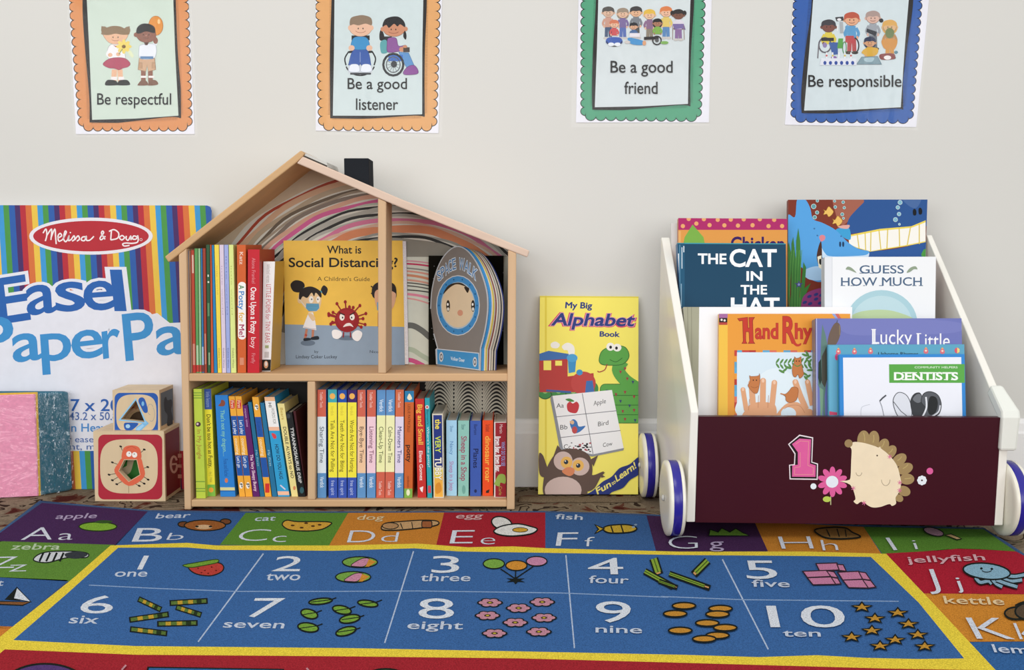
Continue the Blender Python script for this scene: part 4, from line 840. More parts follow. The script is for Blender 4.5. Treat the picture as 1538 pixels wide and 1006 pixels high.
def art1(A):
    sk, sk2 = '#e6b795', '#8f5f4e'
    # girl with pigtails and a yellow flower
    h = '#8c7458'; A.ell(318, 215, 22, 26, h); A.ell(485, 218, 22, 26, h)
    for x0 in (300, 500): A.line([(318 if x0 < 400 else 485, 215), (x0, 190)], 12, h); A.line([(318 if x0 < 400 else 485, 225), (x0 - 2, 245)], 12, h)
    A.line([(392, 500), (388, 590)], 38, sk); A.line([(432, 500), (436, 590)], 38, sk); A.rect(366, 552, 410, 575, '#eeeaea'); A.rect(420, 552, 462, 575, '#eeeaea')
    A.blob([(325, 598), (345, 575), (395, 578), (415, 595), (412, 612), (335, 615)], '#22201f'); A.blob([(415, 598), (430, 578), (480, 575), (502, 595), (498, 612), (420, 614)], '#22201f')
    A.blob([(370, 320), (430, 320), (465, 380), (462, 425), (365, 425), (340, 400), (345, 350)], '#efedef', '#8a8488', 2); A.line([(372, 335), (345, 390), (365, 400)], 26, '#efedef', True); A.ell(362, 395, 16, 14, sk); A.ell(420, 390, 16, 14, sk)
    A.blob([(365, 420), (460, 418), (505, 455), (490, 480), (455, 490), (425, 502), (390, 492), (350, 488), (310, 460)], '#b24a62', '#7e3145', 3); A.lines([[(395, 425), (385, 490)], [(430, 425), (435, 495)]], 3, '#8e384e')
    A.blob([(310, 245), (360, 230), (440, 230), (490, 245), (470, 290), (430, 315), (390, 318), (345, 300)], sk, '#8a6a54', 2)
    A.blob([(302, 245), (320, 210), (370, 188), (430, 190), (480, 215), (500, 245), (450, 250), (400, 242), (350, 252)], h)
    A.ells([(382, 268), (418, 268)], '#2a221e', 4, 5); A.arc(400, 282, 24, 12, 20, 160, 3, '#a85a4a'); A.poly([(380, 322), (400, 330), (420, 322), (402, 340)], '#a83a3a')
    for i in range(8): t = i * PI / 4; A.ell(460 + 34 * math.cos(t), 335 + 30 * math.sin(t), 22, 13, '#ecd46a', rot=math.degrees(t)); 
    A.ell(460, 335, 14, 13, '#7a5a2a'); A.line([(450, 352), (425, 390)], 5, '#6a8a4a'); A.blob([(490, 370), (510, 365), (530, 400), (520, 415), (500, 395)], '#dfe6c0')
    # boy with an orange balloon
    A.ell(690, 185, 52, 70, '#dd8f3a', '#a8642a', 3); A.ell(712, 155, 10, 18, '#f0c890'); A.line([(690, 258), (690, 300)], 3, '#6a5a4a')
    A.line([(665, 340), (690, 310)], 28, '#e7ebf2'); A.ell(688, 292, 17, 24, sk2)
    A.line([(600, 500), (600, 590)], 34, sk2); A.line([(650, 500), (652, 590)], 34, sk2); A.blob([(562, 605), (590, 575), (625, 585), (630, 612), (565, 615)], '#7d5a48'); A.blob([(635, 605), (645, 578), (690, 578), (705, 608), (640, 616)], '#7d5a48'); A.rect(582, 545, 622, 560, '#efe9e6'); A.rect(638, 545, 678, 560, '#efe9e6')
    A.poly([(570, 420), (682, 420), (690, 500), (635, 515), (628, 470), (618, 515), (562, 500)], '#cfa988', '#8f6f55', 3); A.rect(570, 450, 592, 490, '#c29a78', '#8f6f55', 2); A.rect(662, 450, 686, 490, '#c29a78', '#8f6f55', 2)
    A.blob([(580, 325), (640, 315), (690, 330), (680, 415), (578, 420), (570, 350)], '#e7ebf2', '#8f9ab0', 2); A.rect(578, 405, 672, 424, '#5f86b0'); A.poly([(605, 305), (640, 305), (630, 325), (612, 325)], '#5a3a30')
    A.blob([(545, 250), (560, 225), (620, 210), (680, 225), (690, 262), (665, 295), (620, 305), (575, 292)], sk2, '#5a382c', 2); A.ell(545, 250, 14, 16, sk2)
    A.blob([(552, 238), (555, 200), (590, 172), (640, 172), (680, 195), (682, 238), (620, 225), (580, 240)], '#1e1a1a'); A.ells([(600, 250), (640, 250)], '#17110f', 4, 5); A.arc(620, 262, 24, 14, 20, 160, 3, '#4a241c'); A.ell(620, 255, 6, 5, '#b08070')
poster('orange scalloped poster lettered Be respectful, leftmost on the wall', (90, 0, .20873), [(58, -134), (919, -134), (970, 965), (115, 965)], [(40, -150), (940, -150), (992, 985), (100, 985)],
       [(92, -110), (885, -110), (915, 905), (172, 905)], [(188, -110), (812, -110), (853, 832), (232, 862)], '#d99058', '#7d4a2c', ('#cddccf', art1), [('Be respectful', (268, 752), (800, 752), 80)])
def art2(A):
    sk, sk2 = '#e3b79b', '#c98b6a'
    K = '#1c1c1e'
    A.arc(412, 445, 108, 98, 20, 160, 10, K); A.line([(310, 470), (302, 420), (330, 370)], 10, K, True); A.line([(512, 470), (522, 420), (498, 370)], 10, K, True); A.line([(330, 375), (360, 372)], 16, K); A.line([(465, 375), (500, 372)], 16, K)
    A.rect(350, 255, 480, 290, K); A.line([(325, 500), (500, 500)], 60, '#c9d0d6'); A.line([(340, 530), (490, 530)], 14, '#3a3d42')
    A.blob([(365, 360), (460, 360), (488, 455), (480, 470), (420, 470), (412, 420), (405, 470), (335, 468), (330, 455)], '#3659a4', '#27407a', 3); A.line([(412, 375), (412, 450)], 3, '#9fb4d8')
    A.blob([(330, 500), (345, 465), (395, 465), (408, 505), (390, 518), (340, 515)], '#e6ebf4', '#9aa8c0', 2); A.blob([(415, 505), (430, 465), (480, 465), (495, 500), (480, 516), (430, 518)], '#e6ebf4', '#9aa8c0', 2)
    A.blob([(370, 270), (455, 270), (480, 330), (455, 355), (370, 355), (345, 330)], '#3a8ec4', '#2a6a96', 3); A.ell(350, 345, 22, 20, sk); A.ell(478, 345, 22, 20, sk)
    A.ell(415, 200, 82, 62, sk, '#8a6450', 2); A.ell(338, 200, 14, 18, sk); A.ell(494, 200, 14, 18, sk)
    A.blob([(338, 180), (345, 130), (395, 112), (440, 110), (490, 130), (495, 180), (450, 170), (400, 182), (365, 175)], '#8a7560'); A.ells([(398, 205), (432, 205)], '#222', 4, 6); A.arc(415, 215, 38, 20, 20, 160, 3, '#a05a4a')
    # girl seen from the side in a wheelchair
    hr = '#1d1a1c'; A.blob([(560, 215), (580, 240), (585, 285), (555, 290), (550, 250)], hr); A.blob([(730, 215), (745, 250), (740, 285), (722, 262)], hr); A.rect(585, 262, 640, 300, '#26262a'); A.blob([(560, 300), (600, 290), (612, 370), (570, 385), (556, 350)], '#5aa0a5')
    A.poly([(690, 375), (760, 380), (800, 470), (745, 485), (700, 400)], '#5f93c8', '#3f6a9a', 3); A.rect(615, 395, 720, 440, '#3f6fc0')
    A.blob([(615, 275), (670, 275), (688, 330), (740, 325), (740, 352), (690, 370), (612, 375), (605, 320)], '#8a5596', '#5f386a', 3); A.ell(712, 355, 20, 18, sk2); A.rect(722, 340, 768, 375, '#4a3f3a'); A.ell(735, 335, 16, 10, sk2)
    A.arc(650, 465, 72, 78, 0, 360, 16, '#2a2d30'); A.arc(650, 465, 50, 56, 0, 360, 7, '#5a5f64')
    for a in range(0, 180, 30): t = math.radians(a); A.line([(650 - 50 * math.cos(t), 465 - 56 * math.sin(t)), (650 + 50 * math.cos(t), 465 + 56 * math.sin(t))], 3, '#6a7076')
    A.ell(655, 462, 22, 24, '#3a3d40'); A.blob([(722, 520), (755, 480), (800, 470), (828, 505), (820, 532), (740, 538)], '#8a4f96', '#5f386a', 3)
    A.ell(655, 205, 80, 58, sk2, '#7a4a38', 2); A.ell(572, 210, 14, 16, sk2); A.ell(740, 208, 14, 16, sk2)
    A.blob([(572, 190), (590, 140), (640, 120), (690, 122), (728, 155), (735, 195), (700, 175), (680, 190), (655, 172), (620, 200), (600, 180)], hr); A.ells([(635, 212), (668, 212)], '#1a1210', 4, 6); A.arc(652, 222, 38, 18, 20, 160, 3, '#7a3a2e')
poster('pale orange scalloped poster lettered Be a good listener', (455, 0, .20872), [(92, -134), (1004, -134), (975, 958), (92, 940)], [(55, -150), (1035, -150), (1002, 990), (52, 968)],
       [(125, -110), (955, -110), (925, 905), (150, 900)], [(228, -110), (868, -110), (858, 822), (215, 832)], '#dda468', '#8a5a30', ('#ccdadb', art2), [('Be a good', (322, 640), (748, 640), 78), ('listener', (382, 790), (684, 790), 82)])
def art3(A):
    K = '#2a2626'
    for x, y, h, sk, hr, sh, pt, kk in ((320, 50, 250, '#d9b59c', '#55524f', '#c99a88', '#4a5a78', ''), (430, 60, 240, '#dfb89c', '#9a8a78', '#7a6a9a', '#5a6fae', 'l'), (530, 48, 250, '#dfb08c', '#3f3c3c', '#7a7f86', '#555', ''),
                                     (632, 70, 240, '#e6bd9c', '#e0b84a', '#8a6a8a', '#8a8070', ''), (757, 48, 250, '#e6b89a', '#d97f4a', '#ddc46a', '#5a86b8', ''), (850, 70, 240, '#7a4f3e', '#2a2424', '#dcd6e0', '#8a6a9a', 'p')):
        kid(A, x, y, h, sk, hr, sh, pt, '#c9c4c0', kk)
    A.poly([(805, 180), (890, 180), (905, 225), (870, 215), (820, 220)], '#7a6aa0'); A.lines([[(890, 190), (895, 300)], [(808, 190), (806, 300)]], 4, '#8a6a5a')
    kid(A, 365, 150, 190, '#e6b89a', '#d07a5a', '#c9565a', '#3f5fb0', k='', sit=True); A.blob([(318, 285), (410, 285), (420, 330), (310, 330)], '#3f5fae'); A.arc(365, 305, 58, 44, 10, 170, 7, K); A.ells([(342, 335), (390, 335)], '#e6ebf2', 24, 14)
    kid(A, 512, 170, 170, '#d9a888', '#26262c', '#4a6a9a', '#4a9ad0', sit=True); A.rect(480, 250, 560, 280, '#e4dfe6'); A.blob([(470, 285), (560, 300), (600, 320), (570, 340), (490, 330)], '#4a93cc'); A.ell(465, 318, 22, 12, '#cfc8c4'); A.ell(592, 325, 14, 18, '#d9a07a')
    kid(A, 692, 140, 190, '#a8765c', '#1e1a1c', '#7fae4a', '#444', k='l', sit=True); A.line([(590, 290), (700, 285)], 22, K); A.arc(688, 305, 32, 32, 0, 360, 9, K); A.ell(688, 305, 14, 14, '#555'); A.ell(745, 322, 30, 12, '#7fae5a')
poster('green scalloped poster lettered Be a good friend', (850, 0, .19876), [(98, -140), (1105, -140), (1080, 925), (76, 925)], [(55, -160), (1120, -160), (1082, 952), (38, 962)],
       [(152, -115), (1020, -115), (985, 880), (150, 872)], [(248, -115), (945, -115), (922, 785), (218, 810)], '#4f9f7a', '#24503e', ('#d3dcde', art3), [('Be a good', (338, 548), (806, 548), 88), ('friend', (442, 708), (692, 708), 90)])
def art4(A):
    K = '#2b2a2c'
    kid(A, 575, 92, 320, '#e0a884', '#b9553f', '#5a9ac8', '#b04a4a', k=''); A.poly([(530, 270), (590, 270), (600, 330), (525, 320)], '#b8474a'); A.poly([(530, 270), (525, 200), (545, 185), (545, 260)], '#5a9ac8'); A.arc(590, 345, 38, 60, -80, 80, 10, K)
    kid(A, 735, 82, 300, '#d6b0a0', '#a9938c', '#9aa0a8', '#6a7078'); A.poly([(690, 215), (765, 240), (755, 275), (685, 240)], '#2d3038'); A.ell(798, 155, 16, 16, K)
    kid(A, 400, 148, 300, '#7a4a40', '#3c3a40', '#d9c64a', '#4a6aa8', sit=True); A.ell(392, 245, 0.1, 0.1, K); A.arc(372, 340, 46, 56, 0, 360, 10, '#5f5a62'); A.ell(372, 340, 16, 20, '#8f7fae'); A.poly([(345, 285), (440, 285), (440, 310), (345, 310)], K); A.poly([(400, 320), (470, 320), (470, 410), (430, 415)], '#3f5f9f'); A.line([(325, 340), (318, 440)], 8, '#6f6a70'); A.ell(440, 435, 22, 12, '#8f6aa8')
    A.poly([(450, 130), (510, 125), (515, 155), (460, 160)], '#3a3a3e'); A.ell(480, 148, 16, 10, '#e6e6ea'); A.line([(495, 165), (500, 250)], 26, '#aab0b4'); A.line([(470, 185), (465, 235)], 8, '#eceef0')
    A.poly([(475, 290), (510, 290), (505, 365), (465, 365)], '#5aa04a'); A.arc(520, 360, 14, 44, 0, 360, 6, '#4a8a4a')
    kid(A, 862, 150, 300, '#d9b184', '#d9a85a', '#b98a58', '#cf9448', k='l'); A.ell(862, 250, 34, 40, '#6f7f52'); A.blob([(805, 300), (915, 300), (900, 370), (870, 360), (845, 370), (815, 360)], '#cf9148'); A.ell(910, 395, 14, 12, '#5f8a9a')
    A.blob([(790, 410), (890, 405), (895, 445), (800, 450)], '#8a4a48'); A.ell(845, 435, 28, 16, '#ece8e6')
    kid(A, 712, 278, 240, '#cf9a72', '#2a3350', '#d6a83a', '#d6a83a', k='l', sit=True); A.blob([(650, 400), (690, 360), (770, 365), (765, 410), (720, 420)], '#d6a83a'); A.poly([(650, 430), (770, 425), (800, 485), (612, 485)], '#7f9aa5', '#5a6f7a', 3); A.blob([(670, 440), (740, 435), (730, 465), (680, 465)], '#a9c3cc')
    A.poly([(345, 440), (610, 440), (612, 492), (332, 492)], '#dfe3ec')
    for i in range(6): A.ells([(372 + i * 42, 475)], '#2b4a9a', 12, 15)
    for i in range(5): A.line([(385 + i * 46, 395), (385 + i * 46, 440)], 10, '#eef0f4'); A.ell(385 + i * 46, 420, 7, 7, ['#c84a4a', '#d6c04a', '#eceef2', '#d6c04a', '#c84a4a'][i])
poster('royal blue scalloped poster lettered Be responsible, rightmost on the wall', (1165, 0, .19882), [(142, -140), (1172, -140), (1062, 960), (70, 942)], [(128, -160), (1190, -160), (1075, 985), (40, 965)],
       [(170, -115), (1080, -115), (1000, 895), (152, 885)], [(292, -115), (1015, -115), (945, 810), (215, 835)], '#2c5ba8', '#12274a', ('#d0dde1', art4), [('Be responsible', (247, 655), (950, 655), 88)])

# ------------------------------------------------------------------ book cart on wheels
CF = 1.440; CB = 1.735; cf = PY_(CF); CFL = cf.hit(1270, 788).z + .0115; WHT = M('#eeebe2', 'plastic')
cart = thing('book_cart', (cf.hit(1270, 787).x, (CF + CB) / 2, 0), 'white wheeled book cart with a maroon hedgehog front panel', 'book cart')
def side(po, pi, xb_o, xb_i, ztop_y):
    tp = PY_(CB - .004); o1, o2, o3 = cf.hit(*po[0]), cf.hit(*po[1]), tp.hit(*po[2]); i1, i2, i3 = cf.hit(*pi[0]), cf.hit(*pi[1]), tp.hit(*pi[2])
    i1.z = o1.z; i2.z = o2.z; i3.z = o3.z
    O = [o1, o2, o3, Vector((o3.x, CB, o3.z)), Vector((xb_o, CB, o1.z))]; I = [i1, i2, i3, Vector((i3.x, CB, i3.z)), Vector((xb_i, CB, o1.z))]
    m = MB(); m.loft([O, I], WHT); return m.build('side_panel', cart, bevel=.0015), O, I
xbo = PY_(CB).hit(985, 657).x; _, LO, LI = side([(1031, 784), (1037.5, 618), (993.5, 356.6)], [(1044, 784), (1049.4, 618), (1006, 356.6)], xbo, xbo + .0125, 0)
xbi = PY_(CB).hit(1393, 400).x; _, RO, RI = side([(1506.5, 789), (1517, 624), (1400, 353)], [(1493.5, 789), (1504, 624), (1392, 353)], xbi + .0125, xbi, 0)
m = MB(); fpP = [cf.hit(x, y) for x, y in ((1049.4, 625.5), (1503.6, 627), (1493.2, 789.5), (1044.2, 784.3))]
m.prism(fpP, (0, .013, 0), M('#3d0f1c', 'gloss'))
A = Art(m, cf, 'print').crop(1160, 620, .17894)
one = [(165, 262), (228, 215), (325, 222), (316, 425), (365, 440), (362, 537), (166, 535), (168, 440), (214, 435), (214, 330)]
A.poly([(132, 262), (228, 182), (343, 205), (335, 410), (384, 425), (381, 562), (145, 558), (140, 435), (182, 430), (186, 345)], '#e8dfe2'); A.poly([(143, 264), (230, 193), (334, 213), (327, 416), (375, 432), (372, 552), (153, 549), (149, 442), (190, 438), (195, 340)], '#170a0e')
A.poly(one, '#dd5f9c'); A.line([(195, 262), (235, 235), (305, 240), (298, 440), (345, 458), (343, 518), (186, 516), (188, 458), (234, 452), (234, 330)], 4, '#e59a94')
for i in range(10):
    t = -PI / 2 + i * 2 * PI / 10; A.ell(505 + 82 * math.cos(t), 578 + 84 * math.sin(t), 44, 24, '#dd5f9c', rot=math.degrees(t))
A.ell(502, 578, 52, 50, '#e6ecf6'); A.line([(490, 700), (490, 772)], 8, '#b9b98a'); A.ell(458, 724, 34, 24, '#b9cf58')
for x, y, r in ((345, 616, 25), (1322, 488, 28)): A.ell(x, y, r, r, '#e6eef4' if x < 500 else '#dd5f9c')
for i in range(8): t = i * PI / 4; A.ell(1256 + 24 * math.cos(t), 566 + 24 * math.sin(t), 17, 17, '#e6eef4')
Q = '#a2895c'
for x, y, rx, ry, ro in ((765, 225, 52, 78, 5), (850, 225, 48, 76, 5), (930, 280, 46, 68, 25), (990, 330, 44, 66, 38), (1065, 395, 46, 70, 52), (1115, 468, 46, 68, 66), (1130, 555, 46, 62, 90), (1105, 655, 42, 56, 110), (1063, 715, 30, 38, 120)): A.ell(x, y, rx, ry, Q, rot=ro)
for a, b in (((765, 165), (775, 240)), ((850, 185), (845, 250)), ((940, 235), (915, 290)), ((1010, 300), (975, 340)), ((1085, 365), (1050, 400)), ((1140, 430), (1095, 468)), ((1165, 545), (1110, 552))): A.line([a, ((a[0] + b[0]) / 2 + 5, (a[1] + b[1]) / 2 + 2), b], 8, '#b9a36b', True)
A.blob([(680, 245), (760, 250), (850, 275), (890, 290), (905, 282), (915, 300), (970, 345), (1040, 430), (1072, 530), (1080, 600), (1060, 670), (1035, 710), (1038, 760), (1005, 780), (980, 765), (900, 790), (830, 790), (760, 748), (735, 750), (710, 765), (682, 742), (698, 720), (680, 650), (655, 605), (632, 590), (632, 565), (655, 545), (662, 400), (665, 310), (652, 280)], '#efdfc0')
A.poly([(565, 572), (640, 566), (640, 592)], '#efdfc0'); A.ell(640, 256, 34, 34, '#9a8058')
A.arc(727, 500, 24, 28, 0, 180, 4, '#8f8068'); A.arc(952, 560, 36, 50, 0, 180, 4, '#8f8068'); A.ell(880, 358, 7, 7, '#5d5140')
for x, y in ((985, 368), (680, 632), (1070, 585), (1068, 650), (770, 755)):
    for a in (20, 80, 140): t = math.radians(a); A.line([(x - 20 * math.cos(t), y - 20 * math.sin(t)), (x + 20 * math.cos(t), y + 20 * math.sin(t))], 5, '#d9709c')
tag(m.build('front_panel', cart), 'maroon front panel with a hedgehog, a pink number 1 and a pink flower', None)
m = MB(); zlow = LO[0].z
m.prism([(LI[0].x + .0005, CF + .0135, CFL - .010), (RI[0].x - .0005, CF + .0135, CFL - .010), (RI[0].x - .0005, CF + .0135, CFL), (LI[0].x + .0005, CF + .0135, CFL)], (0, CB - CF - .026, 0), WHT); m.build('bottom_board', cart)
m = MB(); m.box(xbo + .013, xbi - .0005, CB - .010, CB, zlow, .38, WHT); m.build('back_panel', cart)
# padded corner guard on the right side panel
m = MB(); gz0 = cf.hit(1515, 676).z; b2 = RO[1]; up_ = (RO[2] - RO[1]); up_.x = 0; un = up_.normalized(); nn = Vector((0, -un.z, un.y))
gx0, gx1 = RI[1].x - .0005, cf.hit(1531, 619).x; L_ = .052
def gring(c, n_, xo): return [Vector((gx0 + xo[0], c.y, c.z)) + n_ * .008, Vector((gx1 + xo[1], c.y, c.z)) + n_ * .008, Vector((gx1 + xo[1], c.y, c.z)) - n_ * .012, Vector((gx0 + xo[0], c.y, c.z)) - n_ * .012]
c0 = Vector((0, CF, gz0)); c1 = Vector((0, CF, b2.z)); c2 = c1 + un * L_
m.loft([gring(c0, Vector((0, -1, 0)), (-.003, -.005)), gring(c1 + Vector((0, 0, -.004)), Vector((0, -.95, .25)).normalized(), (-.001, -.001)), gring(c1 + un * .004, (nn + Vector((0, -.3, 0))).normalized(), (0, 0)), gring(c2, nn, (-.001, -.009))], M('#e6e8e0', 'plastic'))
tag(m.build('corner_guard', cart, bevel=.004), 'pale grey padded corner guard', None)
# wheels
def wheel(xr, Y, z0, R=.0555, t=.025, label=None):
    n = 40; prof = [(0, .90), (.05, .975), (.12, 1.0), (.24, 1.0)], [(.24, 1.0), (.26, .985), (.74, .985), (.76, 1.0)], [(.76, 1.0), (.9, 1.0), (.95, .975), (1, .9)]
    ring = lambda f, r: [Vector((xr - t * (1 - f) if True else 0, Y + R * r * math.cos(2 * PI * i / n), z0 + R + R * r * math.sin(2 * PI * i / n))) for i in range(n)]
    m = MB(); rs = []
    for p in prof: rs += [ring(*q) for q in p]
    m.loft([ring(.0, .02), ring(-.02, .5), ring(-.01, .8)] + rs + [ring(1.0, .3)], M('#e9e5d6', 'plastic'))
    o = m.build('wheel', cart, smooth=True); o.modifiers.new('s', 'EDGE_SPLIT').split_angle = .7
    m = MB(); m.loft([ring(.245, .99), ring(.27, 1.0), ring(.5, 1.003), ring(.73, 1.0), ring(.755, .99)], M('#2a2290', 'plastic'))
    tag(m.build('tyre_stripe', o, smooth=True), 'dark blue rubber stripe', None)
    m = MB(); c = lambda f, r: [Vector((xr - t * (1 - f), Y + r * math.cos(2 * PI * i / 12), z0 + R + r * math.sin(2 * PI * i / 12))) for i in range(12)]
    m.loft([c(-.16, .001), c(-.12, .004), c(-.02, .005)], M('#c9c8c2', 'plastic')); m.build('hub_screw', o, smooth=True)
Yw = floorY(803, .008)
wheel(LO[0].x - .0045, Yw, .0086); wheel(xbo - .0035, floorY(746), .0008)
wheel(RO[0].x + .0275, Yw, .0086); wheel(xbi + .0385, floorY(746), .0008)
for Y, z, xa, xb in ((Yw, .0638, LO[0].x - .005, LO[0].x + .005), (Yw, .0638, RO[0].x - .004, RO[0].x + .006), (floorY(746), .056, xbo - .004, xbo + .004), (floorY(746), .056, xbi + .006, xbi + .017)):
    m = MB(); m.loft([[Vector((X, Y + .006 * math.cos(i * PI / 5), z + .006 * math.sin(i * PI / 5))) for i in range(10)] for X in (xa, xb)], M('#b9b9b9', 'plastic')); m.build('axle', cart)

# picture books in the cart, front row last
k1, k2, k3, k4 = (1000, 290, .18883), (1170, 290, .19878), (1020, 450, .18883), (1210, 460, .17895)
ZB = CFL + .0004; LN = .24; GC = 'picture books in the book cart'
def cbook(label, y0, t, corners, crop, col, art, **kw): return facing('picture_book', label, corners, leaning(y0, CFL, LN), t, col, art, crop, zbase=ZB, group=GC, **kw)
def shark(A):
    A.rect(50, 40, 1130, 900, '#7a3527'); A.poly([(400, 48), (700, 48), (560, 180), (480, 250), (440, 200)], '#a0604e')
    A.blob([(505, 300), (525, 200), (580, 130), (640, 70), (680, 20), (1140, 20), (1140, 230), (1000, 250), (760, 275), (530, 310)], '#2c5490'); A.blob([(930, 30), (1070, 30), (1040, 110), (980, 95)], '#48689c')
    A.blob([(640, 480), (680, 440), (800, 430), (960, 405), (1110, 360), (1140, 420), (1080, 500), (800, 520)], '#2a5595'); A.blob([(1075, 470), (1095, 425), (1112, 430), (1112, 480)], '#4f9a48')
    A.poly([(524, 318), (760, 270), (1000, 250), (1108, 205), (1108, 370), (960, 400), (800, 425), (690, 442), (590, 415), (530, 390)], '#e9d25a'); A.poly([(528, 330), (760, 285), (1000, 262), (1108, 220), (1108, 362), (960, 392), (800, 418), (690, 438), (590, 410), (530, 385)], '#f1eee6')
    for a, b in (((590, 305), (605, 415)), ((650, 295), (655, 430)), ((695, 285), (692, 440)), ((755, 275), (770, 425)), ((822, 268), (815, 420)), ((908, 258), (912, 408)), ((995, 250), (968, 400)), ((1060, 232), (1060, 385))): A.line([a, b], 8, '#d9c256')
    A.blob([(1012, 130), (1025, 118), (1038, 135), (1035, 165), (1015, 165)], '#14161c'); A.blob([(1055, 120), (1070, 110), (1082, 130), (1078, 158), (1058, 158)], '#14161c')
    A.blob([(430, 280), (470, 262), (530, 265), (540, 350), (480, 330)], '#3d9ccf'); A.blob([(445, 250), (530, 240), (520, 268), (470, 265)], '#d9a39a')
    bl = '#559fdb'
    A.poly(catmull([(138, 45), (195, 45), (235, 110), (258, 195), (330, 225), (430, 280), (520, 370), (600, 420), (680, 440), (640, 480), (400, 490), (330, 480), (330, 660), (230, 645), (170, 560), (60, 560), (60, 185), (120, 180)], True, 5), bl)
    A.blob([(180, 600), (240, 560), (320, 560), (330, 650), (230, 652)], '#a9cdec'); A.blob([(318, 400), (345, 450), (400, 478), (640, 470), (680, 445), (640, 500), (350, 500)], '#c9dff2')
    A.blob([(305, 330), (325, 315), (348, 325), (345, 350), (318, 365)], '#d9838c'); A.blob([(318, 365), (325, 440), (322, 560), (300, 545), (285, 480), (300, 400)], '#4a2a1c'); A.poly([(290, 480), (320, 470), (322, 575), (300, 560)], '#ece4c8'); A.blob([(305, 500), (320, 500), (318, 540), (304, 530)], '#16161a')
    for x in (462, 485): A.blob([(x - 6, 370), (x + 4, 368), (x + 8, 385), (x + 4, 405), (x - 6, 400)], '#1f3c5f')
    A.ells([(267, 268), (290, 320), (470, 325)], '#3f6fa0', 7, 6)
    for x, y in ((375, 140), (443, 210)): A.blob([(x - 38, y - 15), (x - 20, y - 8), (x, y - 38), (x + 22, y - 20), (x + 36, y), (x + 22, y + 25), (x, y + 38), (x - 14, y + 18), (x - 38, y + 22), (x - 30, y)], '#e6bb62', '#a97a2c', 3)
    for x, y, r in ((262, 100, 18), (288, 146, 13), (270, 182, 14), (290, 58, 10), (425, 105, 11), (420, 60, 9), (485, 68, 11), (493, 110, 10), (478, 160, 12), (487, 190, 8), (915, 70, 16), (898, 108, 14), (907, 158, 14), (880, 200, 16), (910, 235, 8)): A.ell(x, y, r, r, '#5f9aa0' if x < 600 else '#7fb4c6', '#cfe3e3', 3)
    g = '#3f7d3a'
    for pts in ([(70, 880), (62, 420), (75, 370), (100, 500)], [(90, 880), (95, 380), (108, 330), (130, 520), (150, 860)], [(125, 880), (130, 360), (146, 265), (160, 360), (165, 520), (150, 870)], [(150, 880), (185, 520), (205, 560), (195, 700), (170, 870)], [(110, 880), (190, 720), (240, 680), (205, 760), (150, 880)], [(75, 880), (120, 560), (140, 480), (130, 700), (110, 880)]): A.poly(pts, g)
    for x in (80, 98, 120, 140, 158): A.line([(x, 870), (x + 4, 600), (x + 14, 430)], 4, '#5fa04a', True)
    A.blob([(165, 860), (185, 780), (250, 735), (345, 728), (345, 880), (170, 885)], '#8f3f78')
    for x, y in ((195, 825), (230, 780), (280, 765), (280, 800), (235, 835), (310, 830), (320, 770)): A.ell(x, y, 18, 11, '#3a3f80', rot=-25)
    A.star(150, 690, 34, 30, '#4a4a86'); A.ell(150, 690, 9, 9, '#8f9ad0')
cbook('blue and red-brown picture book with a shark and a toothy whale, tallest in the cart', 1.628, .010, [(70, 50), (1122, 48), (1107, 500), (66, 900)], k2, '#7a3527', shark)
cbook('white picture book edge peeping out behind the orange and magenta book', 1.618, .006, [(42, 238), (520, 238), (520, 500), (46, 500)], k1, '#d9d8d6', None)
def orange(A):
    A.rect(95, 190, 985, 300, '#ab2c66'); A.rect(95, 292, 985, 600, '#d9964a')
    A.ells([(182, 205), (303, 207), (413, 212), (517, 210), (620, 208), (748, 207), (862, 212), (136, 262), (243, 242), (348, 254), (466, 256), (574, 258), (690, 255), (817, 262), (925, 262)], '#e3a56c', 17, 17)
    A.poly([(140, 400), (150, 350), (213, 250), (300, 350), (310, 400)], '#79aa48'); A.poly([(90, 300), (120, 300), (120, 400), (90, 400)], '#e0a865')
    A.text('Chicken', (520, 455), (940, 455), (0, -105), '#37195c', .05)
cbook('orange picture book with a magenta dotted top band, at the back left of the cart', 1.602, .011, [(100, 198), (966, 204), (966, 560), (100, 560)], k1, '#d9964a', orange, spine='#b86a4a')
def cat(A):
    A.rect(60, 390, 990, 910, '#1b4560'); A.line([(75, 398), (960, 402)], 10, '#3f9aa8'); A.rect(96, 400, 150, 910, '#235674')
    for x, y0, y1, c in ((108, 410, 900, '#5a8aa6'), (125, 430, 600, '#cfdde6'), (140, 420, 470, '#dfe8ee'), (120, 720, 900, '#8fb0c4'), (98, 480, 640, '#e4ebf0')): A.rect(x, y0, x + 7, y1, c)
    w_ = '#f4f6f8'
    A.text('THE', (258, 560), (480, 562), (0, -78), w_, .05); A.text('CAT', (512, 582), (878, 582), (0, -132), w_, .05); A.text('IN', (645, 695), (765, 695), (0, -72), w_, .05); A.text('THE', (598, 803), (803, 803), (0, -70), w_, .05); A.text('HAT', (522, 960), (900, 960), (0, -125), w_, .05)
cbook('dark teal hardback with white block capital title, behind the big white book', 1.576, .018, [(92, 395), (955, 400), (958, 920), (120, 920)], k1, '#1b4560', cat, spine='#3a6f9f')
